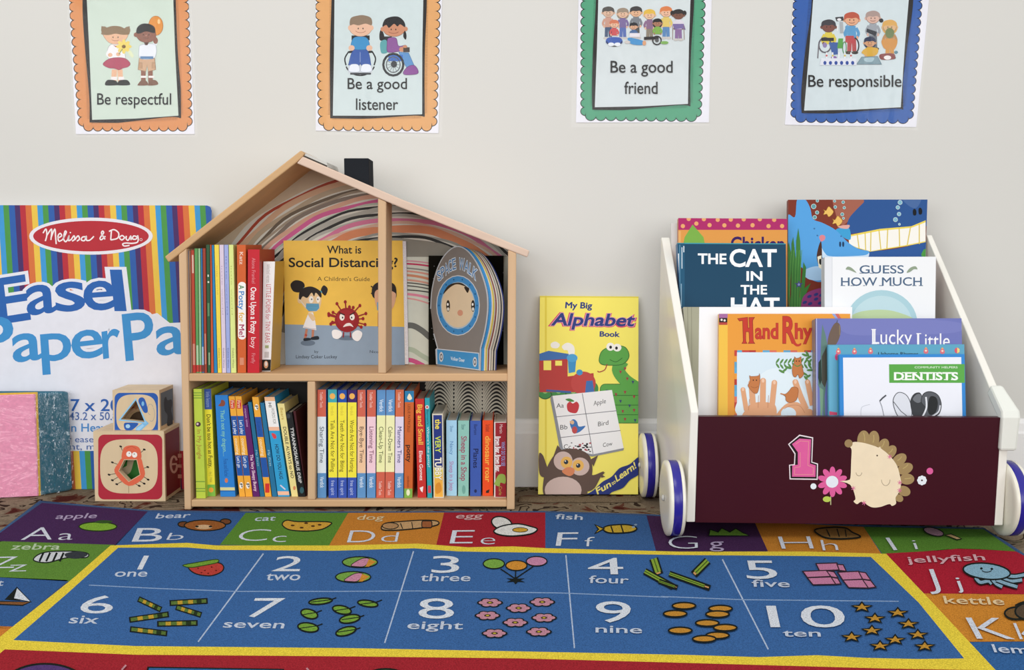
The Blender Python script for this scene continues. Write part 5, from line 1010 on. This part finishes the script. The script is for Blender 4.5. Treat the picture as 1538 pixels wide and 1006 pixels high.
def guess(A):
    A.rect(330, 470, 1200, 960, '#eceef0'); A.rect(345, 478, 400, 960, '#e0e3e8'); A.line([(402, 485), (402, 960)], 3, '#c3c7cd')
    c = '#4d6683'
    A.text('GUESS', (610, 606), (942, 606), (0, -60), c, .02); A.text('HOW MUCH', (470, 700), (1078, 698), (0, -62), c, .02)
    for x, w_ in ((505, 0), ): pass
    for xs in ((612, 606, 30), (690, 606, 26), (470, 700, 30), (545, 700, 24), (640, 700, 10), (760, 700, 26), (845, 700, 26), (1012, 700, 26), (1062, 700, 26)): A.rect(xs[0] - 4, xs[1] - 4, xs[0] + xs[2], xs[1] + 1, c)
    A.blob([(505, 575), (520, 555), (550, 565), (585, 600), (560, 592), (530, 580)], '#8f9f88'); A.blob([(965, 600), (990, 565), (1030, 552), (1046, 575), (1020, 575), (990, 595)], '#8f9f88')
    A.ell(775, 990, 272, 258, '#a9cdd6', n=40); A.ell(775, 1000, 235, 225, '#bcd8de', n=40)
    A.blob([(540, 960), (600, 900), (760, 880), (900, 900), (1000, 960)], '#b9cf9f')
cbook('white picture book with grey-blue capitals and a pale blue oval', 1.549, .018, [(345, 482), (1186, 480), (1180, 960), (345, 960)], k2, '#eceef0', guess, spine='#d8dade')
cbook('big white book with a grey cloth spine band behind the orange hand book', 1.522, .020, [(35, 58), (1377, 58), (1365, 930), (60, 930)], k3, '#f0f1f3', lambda A: (A.poly([(35, 55), (160, 55), (150, 930), (40, 930)], '#a3a28c'), A.line([(68, 60), (75, 925)], 4, '#7a7966'), A.line([(98, 60), (104, 925)], 5, '#8b8a76')), spine='#9b9a84')
def hand(A):
    A.rect(310, 105, 1375, 940, '#e59a3c'); A.rect(312, 110, 386, 940, '#edbe4a'); A.rect(312, 110, 386, 145, '#a56a9c'); A.rect(318, 145, 384, 180, '#2a2422'); A.ells([(338, 160), (362, 165)], '#e8e2da', 9, 9); A.rect(318, 180, 384, 200, '#b5443c')
    R, Rk = '#c23a2c', '#8a2a22'
    A.poly([(465, 150), (545, 140), (548, 225), (560, 225), (555, 142), (600, 140), (585, 165), (590, 330), (602, 348), (550, 348), (560, 330), (555, 255), (530, 255), (530, 330), (540, 348), (500, 348), (510, 330), (505, 165), (480, 170)], R, Rk, 4)
    A.text('and', (608, 308), (785, 308), (0, -118), R, .05, ol=Rk, olw=.02); A.text('R', (828, 340), (920, 340), (0, -200), R, .05, ol=Rk, olw=.02); A.blob([(900, 310), (940, 352), (970, 345), (965, 365), (930, 370), (890, 330)], R); A.text('hymes', (925, 308), (1290, 308), (0, -118), R, .05, ol=Rk, olw=.02)
    A.poly([(1210, 105), (1240, 105), (1275, 160), (1250, 160)], '#8f9fd0'); A.poly([(1235, 105), (1262, 105), (1290, 150), (1270, 160)], '#c9655a')
    x = 445; i = 0; pal = ['#5fa8cf', '#c2413a', '#b2352e', '#e08f3a', '#5fa8cf', '#d9705a', '#e59a3c', '#5fa0c4', '#d06a5a', '#e59a3c', '#b9403a', '#5fa0c4']
    while x < 1060: A.rect(x, 402, x + 55, 420, pal[i % 12]); x += 55; i += 1
    y = 402; i = 0
    while y < 940: A.rect(440, y, 462, y + 46, pal[(i * 5 + 1) % 12]); y += 46; i += 1
    A.rect(460, 418, 1375, 940, '#d6e6f0'); A.blob([(470, 800), (700, 560), (900, 600), (1060, 860), (900, 930), (500, 930)], '#dfecf3')
    g = '#5a8a48'
    for k in range(9):
        x = 770 + k * 32; y = 505 + 6 * math.sin(k)
        for s_ in (-1, 1): A.ell(x + 14, y + s_ * 20, 24, 8, g, rot=s_ * 55)
    for x, y, a in ((1000, 440, 20), (1030, 460, -30), (1020, 430, 60), (840, 560, -40), (815, 570, 30), (870, 540, 20), (1000, 590, 30), (1025, 610, -30), (1010, 625, 50), (1040, 560, 0), (1035, 500, 60)): A.ell(x, y, 26, 9, g, rot=a)
    s, sd = '#dca27a', '#b87a54'
    def finger(a, b, w0, nail=True, kx=0):
        A.line([a, ((a[0] + b[0]) / 2 + kx, (a[1] + b[1]) / 2), b], w0, s, True); A.ell(b[0], b[1], w0 / 2, w0 / 2, s)
        if nail: A.ell(b[0], b[1] - 2, w0 * .24, w0 * .36, '#ecc4a8')
    A.blob([(505, 960), (540, 860), (600, 820), (700, 815), (770, 850), (745, 960)], s)
    finger((535, 880), (508, 715), 38); finger((590, 870), (575, 660), 46); finger((665, 860), (668, 645), 46); finger((735, 880), (758, 660), 44)
    A.lines([[(552, 880), (560, 790)], [(628, 860), (632, 760)], [(705, 860), (712, 760)]], 3, sd)
    A.blob([(770, 920), (850, 830), (940, 815), (1000, 860), (1060, 880), (1060, 960), (780, 960)], s); A.ell(870, 905, 60, 50, '#d6e6f0'); finger((1010, 870), (925, 655), 46, kx=-4); finger((1060, 840), (1022, 655), 42)
    A.line([(835, 870), (890, 840), (960, 845), (1000, 900)], 3, sd, True)
    c, cd_ = '#c27844', '#8a4f2a'
    A.blob([(560, 605), (575, 610), (630, 605), (640, 590), (642, 650), (625, 735), (595, 742), (560, 705), (548, 680), (565, 650)], c, cd_, 3); A.ells([(590, 640), (615, 640)], '#3a2418', 5, 6, 8); A.line([(570, 690), (600, 700), (630, 690)], 3, cd_, True)
    A.blob([(918, 455), (930, 465), (955, 462), (970, 455), (972, 500), (985, 560), (990, 595), (960, 625), (945, 595), (925, 615), (905, 600), (900, 540), (915, 500)], c, cd_, 3); A.ells([(933, 488), (955, 488)], '#3a2418', 5, 6, 8); A.line([(915, 515), (940, 530), (970, 515)], 8, g, True)
    A.blob([(808, 745), (845, 750), (875, 725), (900, 695), (940, 700), (948, 735), (930, 800), (880, 818), (850, 800), (845, 768)], c, cd_, 3); A.line([(806, 746), (850, 758)], 9, c)
cbook('orange picture book lettered Hand Rhymes with finger-playing kittens', 1.507, .009, [(318, 112), (1361, 112), (1361, 930), (312, 930)], k3, '#e59a3c', hand, spine='#d9a83f')
def lucky(A):
    A.rect(70, 90, 1350, 940, '#6d74b4'); A.blob([(300, 110), (900, 105), (1300, 140), (1250, 220), (700, 240), (350, 230)], '#767cba'); A.line([(92, 100), (95, 930)], 5, '#c9cce0')
    A.poly([(140, 150), (165, 230), (185, 330), (180, 600), (160, 760), (165, 930), (150, 930), (130, 720), (105, 660), (108, 480), (125, 440), (130, 280)], '#5f7f78'); A.poly([(108, 470), (130, 440), (135, 620), (120, 660), (105, 600)], '#23362c'); A.poly([(135, 420), (185, 320), (185, 600), (160, 680), (135, 640)], '#4a4a40'); A.poly([(150, 700), (140, 930), (125, 930), (118, 680)], '#79a083')
    A.blob([(262, 135), (290, 160), (292, 230), (262, 310), (220, 340), (185, 320), (195, 240), (230, 160)], '#6d5b50'); A.line([(285, 160), (288, 240)], 6, '#8f7f62'); A.line([(262, 140), (266, 118)], 6, '#4a4a3a')
    c = '#f1f0f2'
    A.text('Lucky', (558, 315), (893, 318), (0, -122), c, .0); A.rect(552, 190, 590, 197, c); A.rect(556, 310, 600, 317, c); A.rect(575, 195, 586, 312, c); A.text('Little', (936, 345), (1210, 345), (0, -118), c, .0); A.rect(930, 225, 970, 232, c); A.rect(940, 228, 953, 340, c)
cbook('lavender blue board book lettered Lucky Little with a bulrush', 1.483, .019, [(84, 102), (1308, 100), (1325, 930), (90, 930)], k4, '#6d74b4', lucky, spine='#8d8788')
def teal(A):
    A.rect(180, 310, 1360, 940, '#5ba3bf'); A.rect(200, 330, 270, 930, '#66aecb')
    for x, y in ((275, 375), (410, 375), (545, 372), (1010, 370), (1148, 372)): A.blob([(x - 20, y + 5), (x, y - 28), (x + 20, y + 5), (x + 12, y + 25), (x - 12, y + 25)], '#d9707a'); A.ell(x, y + 2, 9, 8, '#f0d6c0'); A.ell(x, y - 20, 7, 6, '#e9b25a')
    A.ell(1272, 370, 22, 24, '#d8536a'); A.poly([(1272, 346), (1292, 358), (1292, 382), (1272, 394)], '#e9d27a')
    A.ell(262, 425, 16, 28, '#c4487a'); A.poly([(200, 880), (265, 890), (265, 912), (200, 912)], '#cf4a6a'); A.text('Usborne Rhymes', (610, 412), (945, 412), (0, -28), '#1c3a4a', .02); A.line([(272, 410), (276, 930)], 8, '#57b08a')
cbook('teal picture book with tiny pink figures along its top edge', 1.472, .006, [(188, 322), (1332, 318), (1340, 930), (194, 930)], k4, '#5ba3bf', teal)
def dent(A):
    A.rect(270, 390, 1360, 940, '#2f86d0'); A.poly([(314, 430), (1306, 426), (1316, 940), (322, 940)], '#e9ebf4')
    A.poly([(700, 486), (1334, 484), (1336, 642), (702, 642)], '#57a545'); A.text('COMMUNITY HELPERS', (915, 520), (1275, 520), (0, -17), '#dcecd6', .02); A.text('DENTISTS', (745, 617), (1276, 617), (0, -62), '#f2f6f0', .06)
    for x in (745, 808, 845, 868, 905, 955, 965, 1040, 1080, 1112, 1160, 1220): A.rect(x, 611, x + 30, 618, '#f2f6f0'); A.rect(x, 553, x + 30, 560, '#f2f6f0')
    G = '#7d818a'
    A.line([(465, 930), (465, 870), (480, 840), (540, 822)], 3, '#b9bdc6', True); A.line([(660, 930), (640, 840), (622, 795)], 5, G); A.line([(622, 795), (645, 770), (676, 745)], 12, '#4a4d54')
    A.blob([(735, 790), (760, 735), (800, 722), (850, 750), (882, 820), (885, 930), (790, 930), (750, 870)], '#dadde6', '#4a4d54', 6); A.line([(738, 800), (800, 880), (870, 935)], 7, '#6a6d75')
    A.blob([(880, 790), (910, 735), (960, 725), (985, 780), (1005, 880), (960, 930), (910, 930), (885, 860)], '#33353a'); A.blob([(900, 780), (930, 740), (965, 740), (975, 790), (940, 810)], '#6d7077')
    A.blob([(970, 800), (990, 735), (1045, 715), (1110, 745), (1138, 820), (1120, 900), (1060, 930), (990, 930), (1010, 860)], '#55585f', '#2a2c30', 6); A.blob([(1030, 800), (1050, 755), (1095, 765), (1110, 820), (1090, 890), (1045, 910), (1025, 870)], '#16181b'); A.line([(1010, 760), (1014, 850), (980, 928)], 14, '#dfe1e8', True); A.line([(1060, 925), (1115, 885), (1130, 830)], 12, '#d4d6de', True)
cbook('white picture book with a blue frame and green DENTISTS banner, frontmost in the cart', 1.460, .0065, [(283, 405), (1334, 400), (1346, 930), (288, 930)], k4, '#2f86d0', dent)

# ------------------------------------------------------------------ alphabet rug
ZR = .008; rp_ = PZ_(ZR)
rb = [rp_.hit(*p) for p in ((61, 752), (110, 757), (223, 766.5), (368, 768.5), (600, 768.5), (819, 768), (972, 772.5), (1250, 788), (1478, 793), (1515, 817), (1545, 838), (1640, 905), (2300, 1300), (-900, 1300), (-60, 845))]
rug = thing('alphabet_rug', (.1, 1.3, 0), 'colourful alphabet and number rug on the floor in front of the bookcase', 'rug')
m = MB(); m.prism(rb, (0, 0, -(ZR - .0005)), M('#43587e', 'carpet'))
A = Art(m, rp_, 'carpet', step=4e-6, base=4e-5); A.clip = [(66, 746), (1470, 740), (1500, 775), (2360, 1306), (-650, 1306)]
cells = [('#4b2d59', [(63, 755), (110, 759), (222, 768), (174, 817), (165, 819.5), (0, 813), (-60, 811), (-60, 850), (-58, 845)]),
         ('#3c639c', [(222, 768), (369, 770), (330, 818), (281, 817), (172, 819)]), ('#5f8f36', [(369, 770), (523, 770), (493, 821), (330, 818)]),
         ('#cd8634', [(523, 770), (667, 769.5), (655, 819), (628, 818), (493, 821)]), ('#ab2734', [(667, 769.5), (819, 769.5), (819, 825), (703, 823), (655, 819)]),
         ('#3c639a', [(819, 769.5), (971, 774), (986, 830), (819, 825)]), ('#46294f', [(971, 774), (1133, 783), (1154, 829), (986, 830)]),
         ('#c68332', [(1133, 783), (1297, 791), (1324, 832), (1154, 829)]), ('#5a8833', [(1297, 791), (1477, 794.5), (1501, 811), (1526, 828), (1474, 825), (1437, 824), (1385, 829), (1326, 833)])]
cells[0] = ('#4b2d59', [(63, 755), (110, 759), (222, 768), (174, 819), (0, 813.5), (-18, 813)])
A.up()
for c, p in cells: A._add(p, c)
A._add([(-60, 810), (0, 812.5), (172, 818), (105, 873), (0, 867), (-60, 864)], '#64903a'); A._add([(-60, 864), (0, 866.5), (103, 871), (14, 945), (-60, 940)], '#39629b'); A._add([(-60, 938), (0, 940), (25, 941), (0, 960), (-60, 960)], '#d98638')
A._add([(1330, 831), (1385, 828), (1437, 823.5), (1472, 824.5), (1526, 828), (1545, 838), (1620, 890), (1538, 892.5), (1388, 891)], '#b22437'); A._add([(1386, 890.5), (1538, 892), (1620, 890), (1700, 950), (1538, 963.5), (1456, 964)], '#d68d34'); A._add([(1456, 963.5), (1538, 963), (1690, 940), (2000, 1120), (1570, 1120)], '#3868a2')
A.up(); A._add([(-60, 960), (0, 956), (1468, 1000), (1560, 1290), (-900, 1290), (-400, 1120)], '#a82a34'); A.up(); A._add([(166, 819), (183, 818.4), (281, 815), (325, 819), (500, 819), (628, 816.2), (703, 821.7), (770, 820.3), (818, 823), (1020, 828.2), (1211, 828), (1331, 831.5), (1400, 904), (1500, 1011), (1468, 1006), (1340, 1004), (1297, 1002.8), (1175, 999.4), (1020, 995), (781, 988.5), (520, 985.5), (203, 983), (34, 976), (7, 975), (-28, 1005), (-60, 1012), (0, 956), (110, 868)], '#f4da48')

A.up(); A._add([(177.5, 822.3), (281, 822), (325, 825.5), (500, 827), (622, 823.3), (689, 828), (804, 829.8), (1020, 833.3), (1211, 834.8), (1308, 836.2), (1380, 905), (1448, 988.5), (1380, 989.5), (1297, 987.6), (1227, 983.7), (1140, 986.6), (1020, 983), (781, 978), (520, 973), (203, 970), (68, 963.5), (20, 961), (100, 892)], '#3f6ba6')
A.up(); w_ = '#dde3ee'
k6, k7, k8 = (0, 750, .33810), (500, 750, .33810), (1000, 750, .34980)
def bord(pts): return pts
A.crop(*k6)
for a, b in (((1170, 240), (880, 632)),): A.line([a, b], 6, '#b9c9e2')
A.line([(395, 380), (700, 395), (1050, 408), (1538, 408)], 4, '#93aed4')
A.crop(*k7)
A.line([(358, 230), (230, 637)], 6, '#b9c9e2'); A.line([(1035, 247), (1073, 660)], 6, '#b9c9e2'); A.line([(0, 408), (380, 406), (1010, 415), (1490, 434)], 4, '#93aed4')
A.crop(*k8); A.line([(243, 257), (440, 643)], 6, '#b9c9e2'); A.line([(-20, 416), (330, 430), (1000, 437)], 4, '#93aed4')
K = '#1d2320'
def big(t, a, b, up, bo=.05, c=w_): A.text(t, a, b, up, c, bo - .03)
def small(t, a, b, h, dx=6, c='#cfd9ea'): A.text(t, a, b, (dx, -h), c, .02)
A.crop(*k6)
small('apple', (245, 86), (425, 82), 22, 14, '#b9a9c9'); big('A', (88, 180), (232, 178), (30, -56), .01); big('a', (255, 180), (322, 178), (12, -44), .01)
A.ell(435, 120, 84, 20, '#86b53a', '#2a3a1c', 5); A.blob([(420, 102), (450, 92), (500, 96), (470, 106)], '#3a5a2a')
small('bear', (690, 84), (840, 80), 22, 12); big('B', (585, 187), (712, 186), (26, -60), .03); big('b', (735, 180), (812, 178), (18, -32), .0)
A.ell(815, 110, 24, 12, '#7a4a2c', K, 5); A.ell(1002, 98, 24, 12, '#7a4a2c', K, 5); A.ell(910, 115, 92, 24, '#a0602f', K, 5); A.ell(905, 122, 38, 10, '#d9b48a'); A.ells([(875, 120), (935, 120)], K, 8, 4)
small('cat', (1130, 95), (1220, 93), 22, 10); big('C', (1045, 185), (1185, 183), (28, -52), .0); big('c', (1205, 190), (1272, 188), (10, -42), .0)
A.blob([(1255, 105), (1275, 92), (1320, 98), (1420, 98), (1460, 100), (1472, 108), (1430, 132), (1360, 140), (1290, 135), (1260, 120)], '#d9a840', K, 5); A.ells([(1300, 115), (1340, 125), (1390, 118), (1420, 112), (1360, 105)], '#5a3a1c', 9, 4)
small('zebra', (48, 222), (262, 222), 26, 14, '#c3d6b4'); big('Z', (-45, 306), (62, 304), (22, -52), .01); big('z', (32, 321), (118, 319), (16, -48), .0)
A.blob([(150, 270), (170, 245), (220, 232), (330, 230), (390, 240), (380, 258), (300, 258), (210, 280)], '#d9dde0', K, 5)
for x in (175, 205, 235, 265): A.line([(x, 275), (x + 18, 236)], 9, K)
A.blob([(290, 240), (350, 230), (390, 245), (350, 262), (300, 258)], '#3a3f44')
A.text('yacht', (-140, 384), (12, 382), (8, -26), '#cfd9ea', .02); A.poly([(75, 388), (20, 445), (90, 450)], K); A.poly([(75, 390), (138, 455), (60, 440)], '#dfe5ec', K, 4); A.poly([(-10, 452), (135, 455), (100, 470), (0, 466)], '#8a5a34', K, 5)
# number panel
def num(t, a, b, up, bo=.05): A.text(t, a, b, up, '#e3e9f2', bo - .05)
num('1', (603, 312), (636, 312), (32, -64), .02); small('one', (508, 342), (650, 342), 32, 10)
A.blob([(838, 302), (860, 290), (960, 280), (992, 295), (985, 320), (940, 338), (890, 335), (855, 322)], '#c2453c', K, 5); A.blob([(812, 292), (860, 282), (960, 266), (965, 280), (900, 294), (845, 302)], '#7aa53a', '#2f4a20', 4)
A.ells([(880, 305), (910, 315), (940, 300), (960, 315), (925, 328), (895, 325)], '#6a1f1c', 5, 3, 6)
num('2', (1205, 318), (1330, 318), (26, -66)); small('two', (1180, 358), (1330, 358), 36, 10)
num('6', (350, 505), (495, 505), (22, -78)); small('six', (305, 549), (430, 551), 36, 14)
for x, y, l, a in ((665, 465, 62, 35), (838, 455, 85, -5), (838, 495, 62, 25), (662, 522, 90, -12), (788, 550, 90, -2), (660, 585, 84, 10)):
    t = math.radians(a); dx, dy = l * math.cos(t), l * .42 * math.sin(t) * 1.6
    A.line([(x - dx, y - dy), (x + dx, y + dy)], 26, K); A.line([(x - dx * .92, y - dy * .92), (x + dx * .92, y + dy * .92)], 15, '#5f7a3a')
    for f in (-.45, .1, .55): A.line([(x + dx * (f - .13), y + dy * (f - .13)), (x + dx * (f + .13), y + dy * (f + .13))], 16, '#c9a238' if f < .3 else '#2a3a22')
num('7', (1090, 522), (1225, 522), (44, -84)); small('seven', (990, 568), (1258, 572), 34, 12)
A.crop(*k7)
def leaf(x, y, rx=48, ry=16, rot=-8): A.ell(x, y, rx, ry, '#7aa53f', K, 7, rot=rot); A.line([(x - rx * .8, y + 4), (x + rx, y - 8)], 4, K); A.line([(x + rx * .8, y - 6), (x + rx + 18, y - 16)], 5, K)
leaf(-55, 452, 52, 13, -6); leaf(155, 462, 45, 14, 8); leaf(-105, 508, 38, 20, 15); leaf(40, 490, 42, 18, 12); leaf(75, 530, 46, 18, -10); leaf(-110, 568, 46, 20, 8); leaf(58, 585, 46, 18, -15)
for x, y in ((120, 278), (90, 344)): A.ell(x, y, 78, 24, '#7aa84a', K, 5); A.blob([(x - 40, y + 14), (x, y - 12), (x + 30, y - 18), (x + 45, y - 8), (x + 20, y + 18), (x - 10, y + 20)], '#d18fa9', K, 3); A.poly([(x + 40, y - 14), (x + 72, y - 2), (x + 40, y + 20), (x + 25, y + 20)], '#d9953a')
small('dog', (105, 90), (222, 90), 22, 10, '#e3cda0'); big('D', (60, 191), (182, 190), (16, -54), .01); big('d', (208, 189), (288, 188), (10, -44), -.0)
A.blob([(215, 125), (235, 105), (300, 98), (390, 92), (460, 95), (465, 112), (400, 125), (300, 135), (230, 136)], '#c9a272', K, 5); A.ell(255, 117, 36, 14, '#b98f62', K, 4); A.rrect(395, 95, 440, 125, 8, '#a5633a', K, 4); A.lines([[(300, 105), (310, 130)], [(350, 100), (355, 128)]], 4, K)
small('egg', (545, 84), (662, 82), 22, 8, '#dfb5b5'); big('E', (515, 196), (622, 195), (14, -60), .01); big('e', (652, 200), (722, 199), (6, -46), .0)
A.ell(750, 105, 46, 28, '#e6e6e2', K, 6, rot=15); A.blob([(715, 140), (750, 118), (820, 108), (880, 120), (908, 132), (880, 152), (800, 162), (740, 156)], '#e9e9e6', K, 6); A.ell(832, 135, 34, 10, '#d9a83a', K, 3)
small('fish', (988, 86), (1108, 90), 22, 4); big('F', (988, 206), (1082, 205), (10, -60), .02); big('f', (1115, 208), (1160, 208), (4, -42), .01)
A.blob([(1200, 130), (1230, 115), (1310, 112), (1350, 128), (1320, 145), (1230, 148)], '#c9a83a', K, 6); A.poly([(1205, 130), (1165, 112), (1180, 132), (1165, 150)], '#c9a83a', K, 6); A.lines([[(1235, 118), (1245, 146)], [(1280, 114), (1290, 146)]], 6, K); A.ells([(1345, 112), (1335, 122)], '#8fa9c4', 7, 4)
num('3', (437, 325), (560, 325), (4, -74)); small('three', (388, 362), (608, 362), 32, 6)
A.lines([[(745, 308), (808, 350)], [(812, 314), (810, 375)], [(890, 297), (812, 350)]], 5, K); A.ell(715, 285, 47, 22, '#7fae4a', K, 5); A.ell(815, 293, 47, 22, '#d9953a', K, 5); A.ell(905, 274, 46, 21, '#d08fb0', K, 5); A.star(812, 358, 48, 18, K, n=6)
num('8', (380, 528), (538, 528), (0, -88)); small('eight', (330, 574), (575, 576), 34, 6)
for x, y in ((698, 458), (930, 455), (825, 482), (687, 515), (938, 525), (810, 546), (718, 594), (915, 587)):
    for i in range(6): t = i * PI / 3; A.ell(x + 34 * math.cos(t), y + 12 * math.sin(t), 24, 10, K)
    for i in range(6): t = i * PI / 3; A.ell(x + 32 * math.cos(t), y + 11 * math.sin(t), 18, 7, '#c98fa0')
    A.ell(x, y, 14, 6, '#4a3a28'); A.ell(x, y, 7, 3, '#c9b23a')
num('4', (1135, 332), (1292, 332), (-6, -72)); small('four', (1138, 370), (1312, 373), 32, 2)
num('9', (1175, 545), (1330, 545), (-10, -92)); small('nine', (1168, 590), (1372, 594), 32, 0)
def pencil(x0, y0, x1, y1, w1=34):
    A.line([(x0, y0), (x1, y1)], w1, K); A.line([(x0, y0), (x0 + (x1 - x0) * .86, y0 + (y1 - y0) * .86)], w1 - 14, '#8fae3f'); A.line([(x0, y0), (x0 + (x1 - x0) * .86, y0 + (y1 - y0) * .86)], 4, '#3f5a22'); A.line([(x0 + (x1 - x0) * .87, y0 + (y1 - y0) * .87), (x0 + (x1 - x0) * .97, y0 + (y1 - y0) * .97)], w1 - 20, '#d9a56a')
pencil(1425, 262, 1448, 332, 40); pencil(1385, 318, 1512, 388, 30)
A.crop(*k8); pencil(-30, 350, 50, 378, 22); pencil(180, 262, 120, 322, 34); pencil(15, 318, 190, 380, 26)
num('5', (350, 340), (484, 340), (-18, -78)); small('five', (372, 374), (532, 376), 30, -4)
p_, pk = '#cf86a9', '#3a2a34'
for q in ([(645, 275), (735, 272), (745, 302), (660, 306)], [(735, 278), (762, 280), (775, 308), (745, 304)], [(588, 308), (690, 304), (710, 330), (608, 335)], [(690, 306), (722, 310), (740, 336), (710, 332)], [(608, 336), (710, 332), (730, 364), (632, 366)], [(710, 334), (738, 338), (752, 362), (730, 364)],
          [(738, 312), (828, 308), (845, 342), (760, 346)], [(828, 310), (858, 314), (880, 346), (845, 342)], [(760, 346), (845, 343), (870, 380), (785, 378)], [(845, 344), (880, 348), (902, 376), (870, 380)]): A.poly(q, p_, pk, 5)
num('10', (450, 548), (778, 548), (-20, -92)); small('ten', (505, 588), (665, 588), 30, -4)
for x, y in ((78, 456), (40, 490), (235, 468), (222, 492), (178, 530), (255, 550), (62, 562), (222, 583), (165, 598)): A.ell(x, y, 50, 14, '#c98f38', K, 7)
for x, y in ((842, 462), (996, 486), (898, 510), (1042, 534), (885, 562), (1082, 580), (798, 590), (985, 602), (920, 628), (1112, 630)): A.star(x, y, 46, 22, '#c9953a', K, 6)
big('G', (8, 212), (142, 211), (-2, -56), -.01); A.text('g', (188, 208), (250, 208), (-4, -42), '#b9a9c9', .0); A.poly([(185, 155), (190, 128), (225, 140), (240, 122), (275, 140), (300, 124), (330, 142), (358, 155)], '#6f9a3a', K, 4)
big('H', (495, 212), (640, 211), (-18, -54), .0); big('h', (672, 219), (745, 218), (-12, -46), -.0)
A.blob([(640, 130), (700, 120), (770, 122), (800, 140), (835, 160), (770, 168), (700, 166), (660, 152)], '#8f6a3a', K, 6); A.lines([[(690, 128), (705, 160)], [(735, 126), (745, 160)], [(770, 128), (775, 160)]], 5, K)
big('I', (978, 218), (996, 217), (-36, -54), .02); big('i', (1068, 214), (1088, 213), (-16, -42), .0)
A.ell(1150, 138, 44, 16, '#b98fa4', K, 4, rot=15); A.poly([(1200, 152), (1225, 148), (1270, 168), (1250, 172)], '#cfae7a', K, 4)
small('jellyfish', (1040, 272), (1372, 260), 26, -10, '#e0b3bb'); big('J', (1128, 380), (1180, 378), (-30, -80), .02); big('j', (1250, 384), (1278, 383), (-20, -52), .02)
for pts in ([(1330, 335), (1350, 355), (1385, 350), (1400, 362)], [(1400, 340), (1420, 362), (1445, 375)], [(1440, 335), (1480, 350), (1530, 345)], [(1455, 325), (1500, 330), (1560, 318)], [(1420, 345), (1460, 360), (1510, 375)]): A.line(pts, 24, K, True); A.line(pts, 13, '#8fb4c9', True)
A.ell(1378, 308, 102, 34, '#8fb9cf', K, 7, rot=6); A.ells([(1355, 296), (1400, 298)], K, 6, 5); A.arc(1378, 300, 22, 12, 20, 160, 4, K)
small('kettle', (1200, 446), (1455, 452), 32, -10, '#ecd2a4'); big('K', (1335, 598), (1505, 600), (-50, -92), .02); big('k', (1520, 600), (1590, 600), (-30, -70), .02); A.ell(1505, 488, 50, 26, '#7a5a34', K, 8); A.ell(1560, 480, 60, 36, '#5a4a3a', K, 8); A.line([(1500, 455), (1540, 440), (1590, 450)], 8, K, True)
small('lemon', (1412, 655), (1680, 668), 34, -14)
A.crop(*k6); A.ell(200, 830, 190, 105, K, n=40); A.ell(200, 832, 180, 98, '#5a3f78', n=40); A.poly([(655, 742), (1262, 752), (1330, 1000), (600, 1000)], K); A.poly([(662, 748), (1255, 757), (1320, 1000), (608, 1000)], '#39689f'); A.lines([[(560, 735), (540, 757)], [(1362, 748), (1380, 770)]], 8, '#c9909a'); A.crop(*k7); A.ell(235, 830, 130, 82, K, n=40); A.ell(235, 832, 122, 76, '#4a6f3a', n=40)
m.build('woven_top', rug)
m = MB(); bn = [rb[i] for i in (14, 0, 1, 2, 3, 4, 5, 6, 7, 8, 9, 10, 11, 12)]; cen = Vector((.1, 1.0, ZR))
rings = []
for i, p in enumerate(bn):
    d = (bn[min(i + 1, len(bn) - 1)] - bn[max(i - 1, 0)]).normalized(); nrm = Vector((-d.y, d.x, 0))
    rings.append([p + Vector((0, 0, -.0035)) + nrm * .0045 * math.cos(a * PI / 4) + Vector((0, 0, .0042 * math.sin(a * PI / 4))) for a in range(8)])
m.loft(rings, M('#44618a', 'carpet')); tag(m.build('binding', rug, smooth=True), 'slate blue stitched edge binding', None)
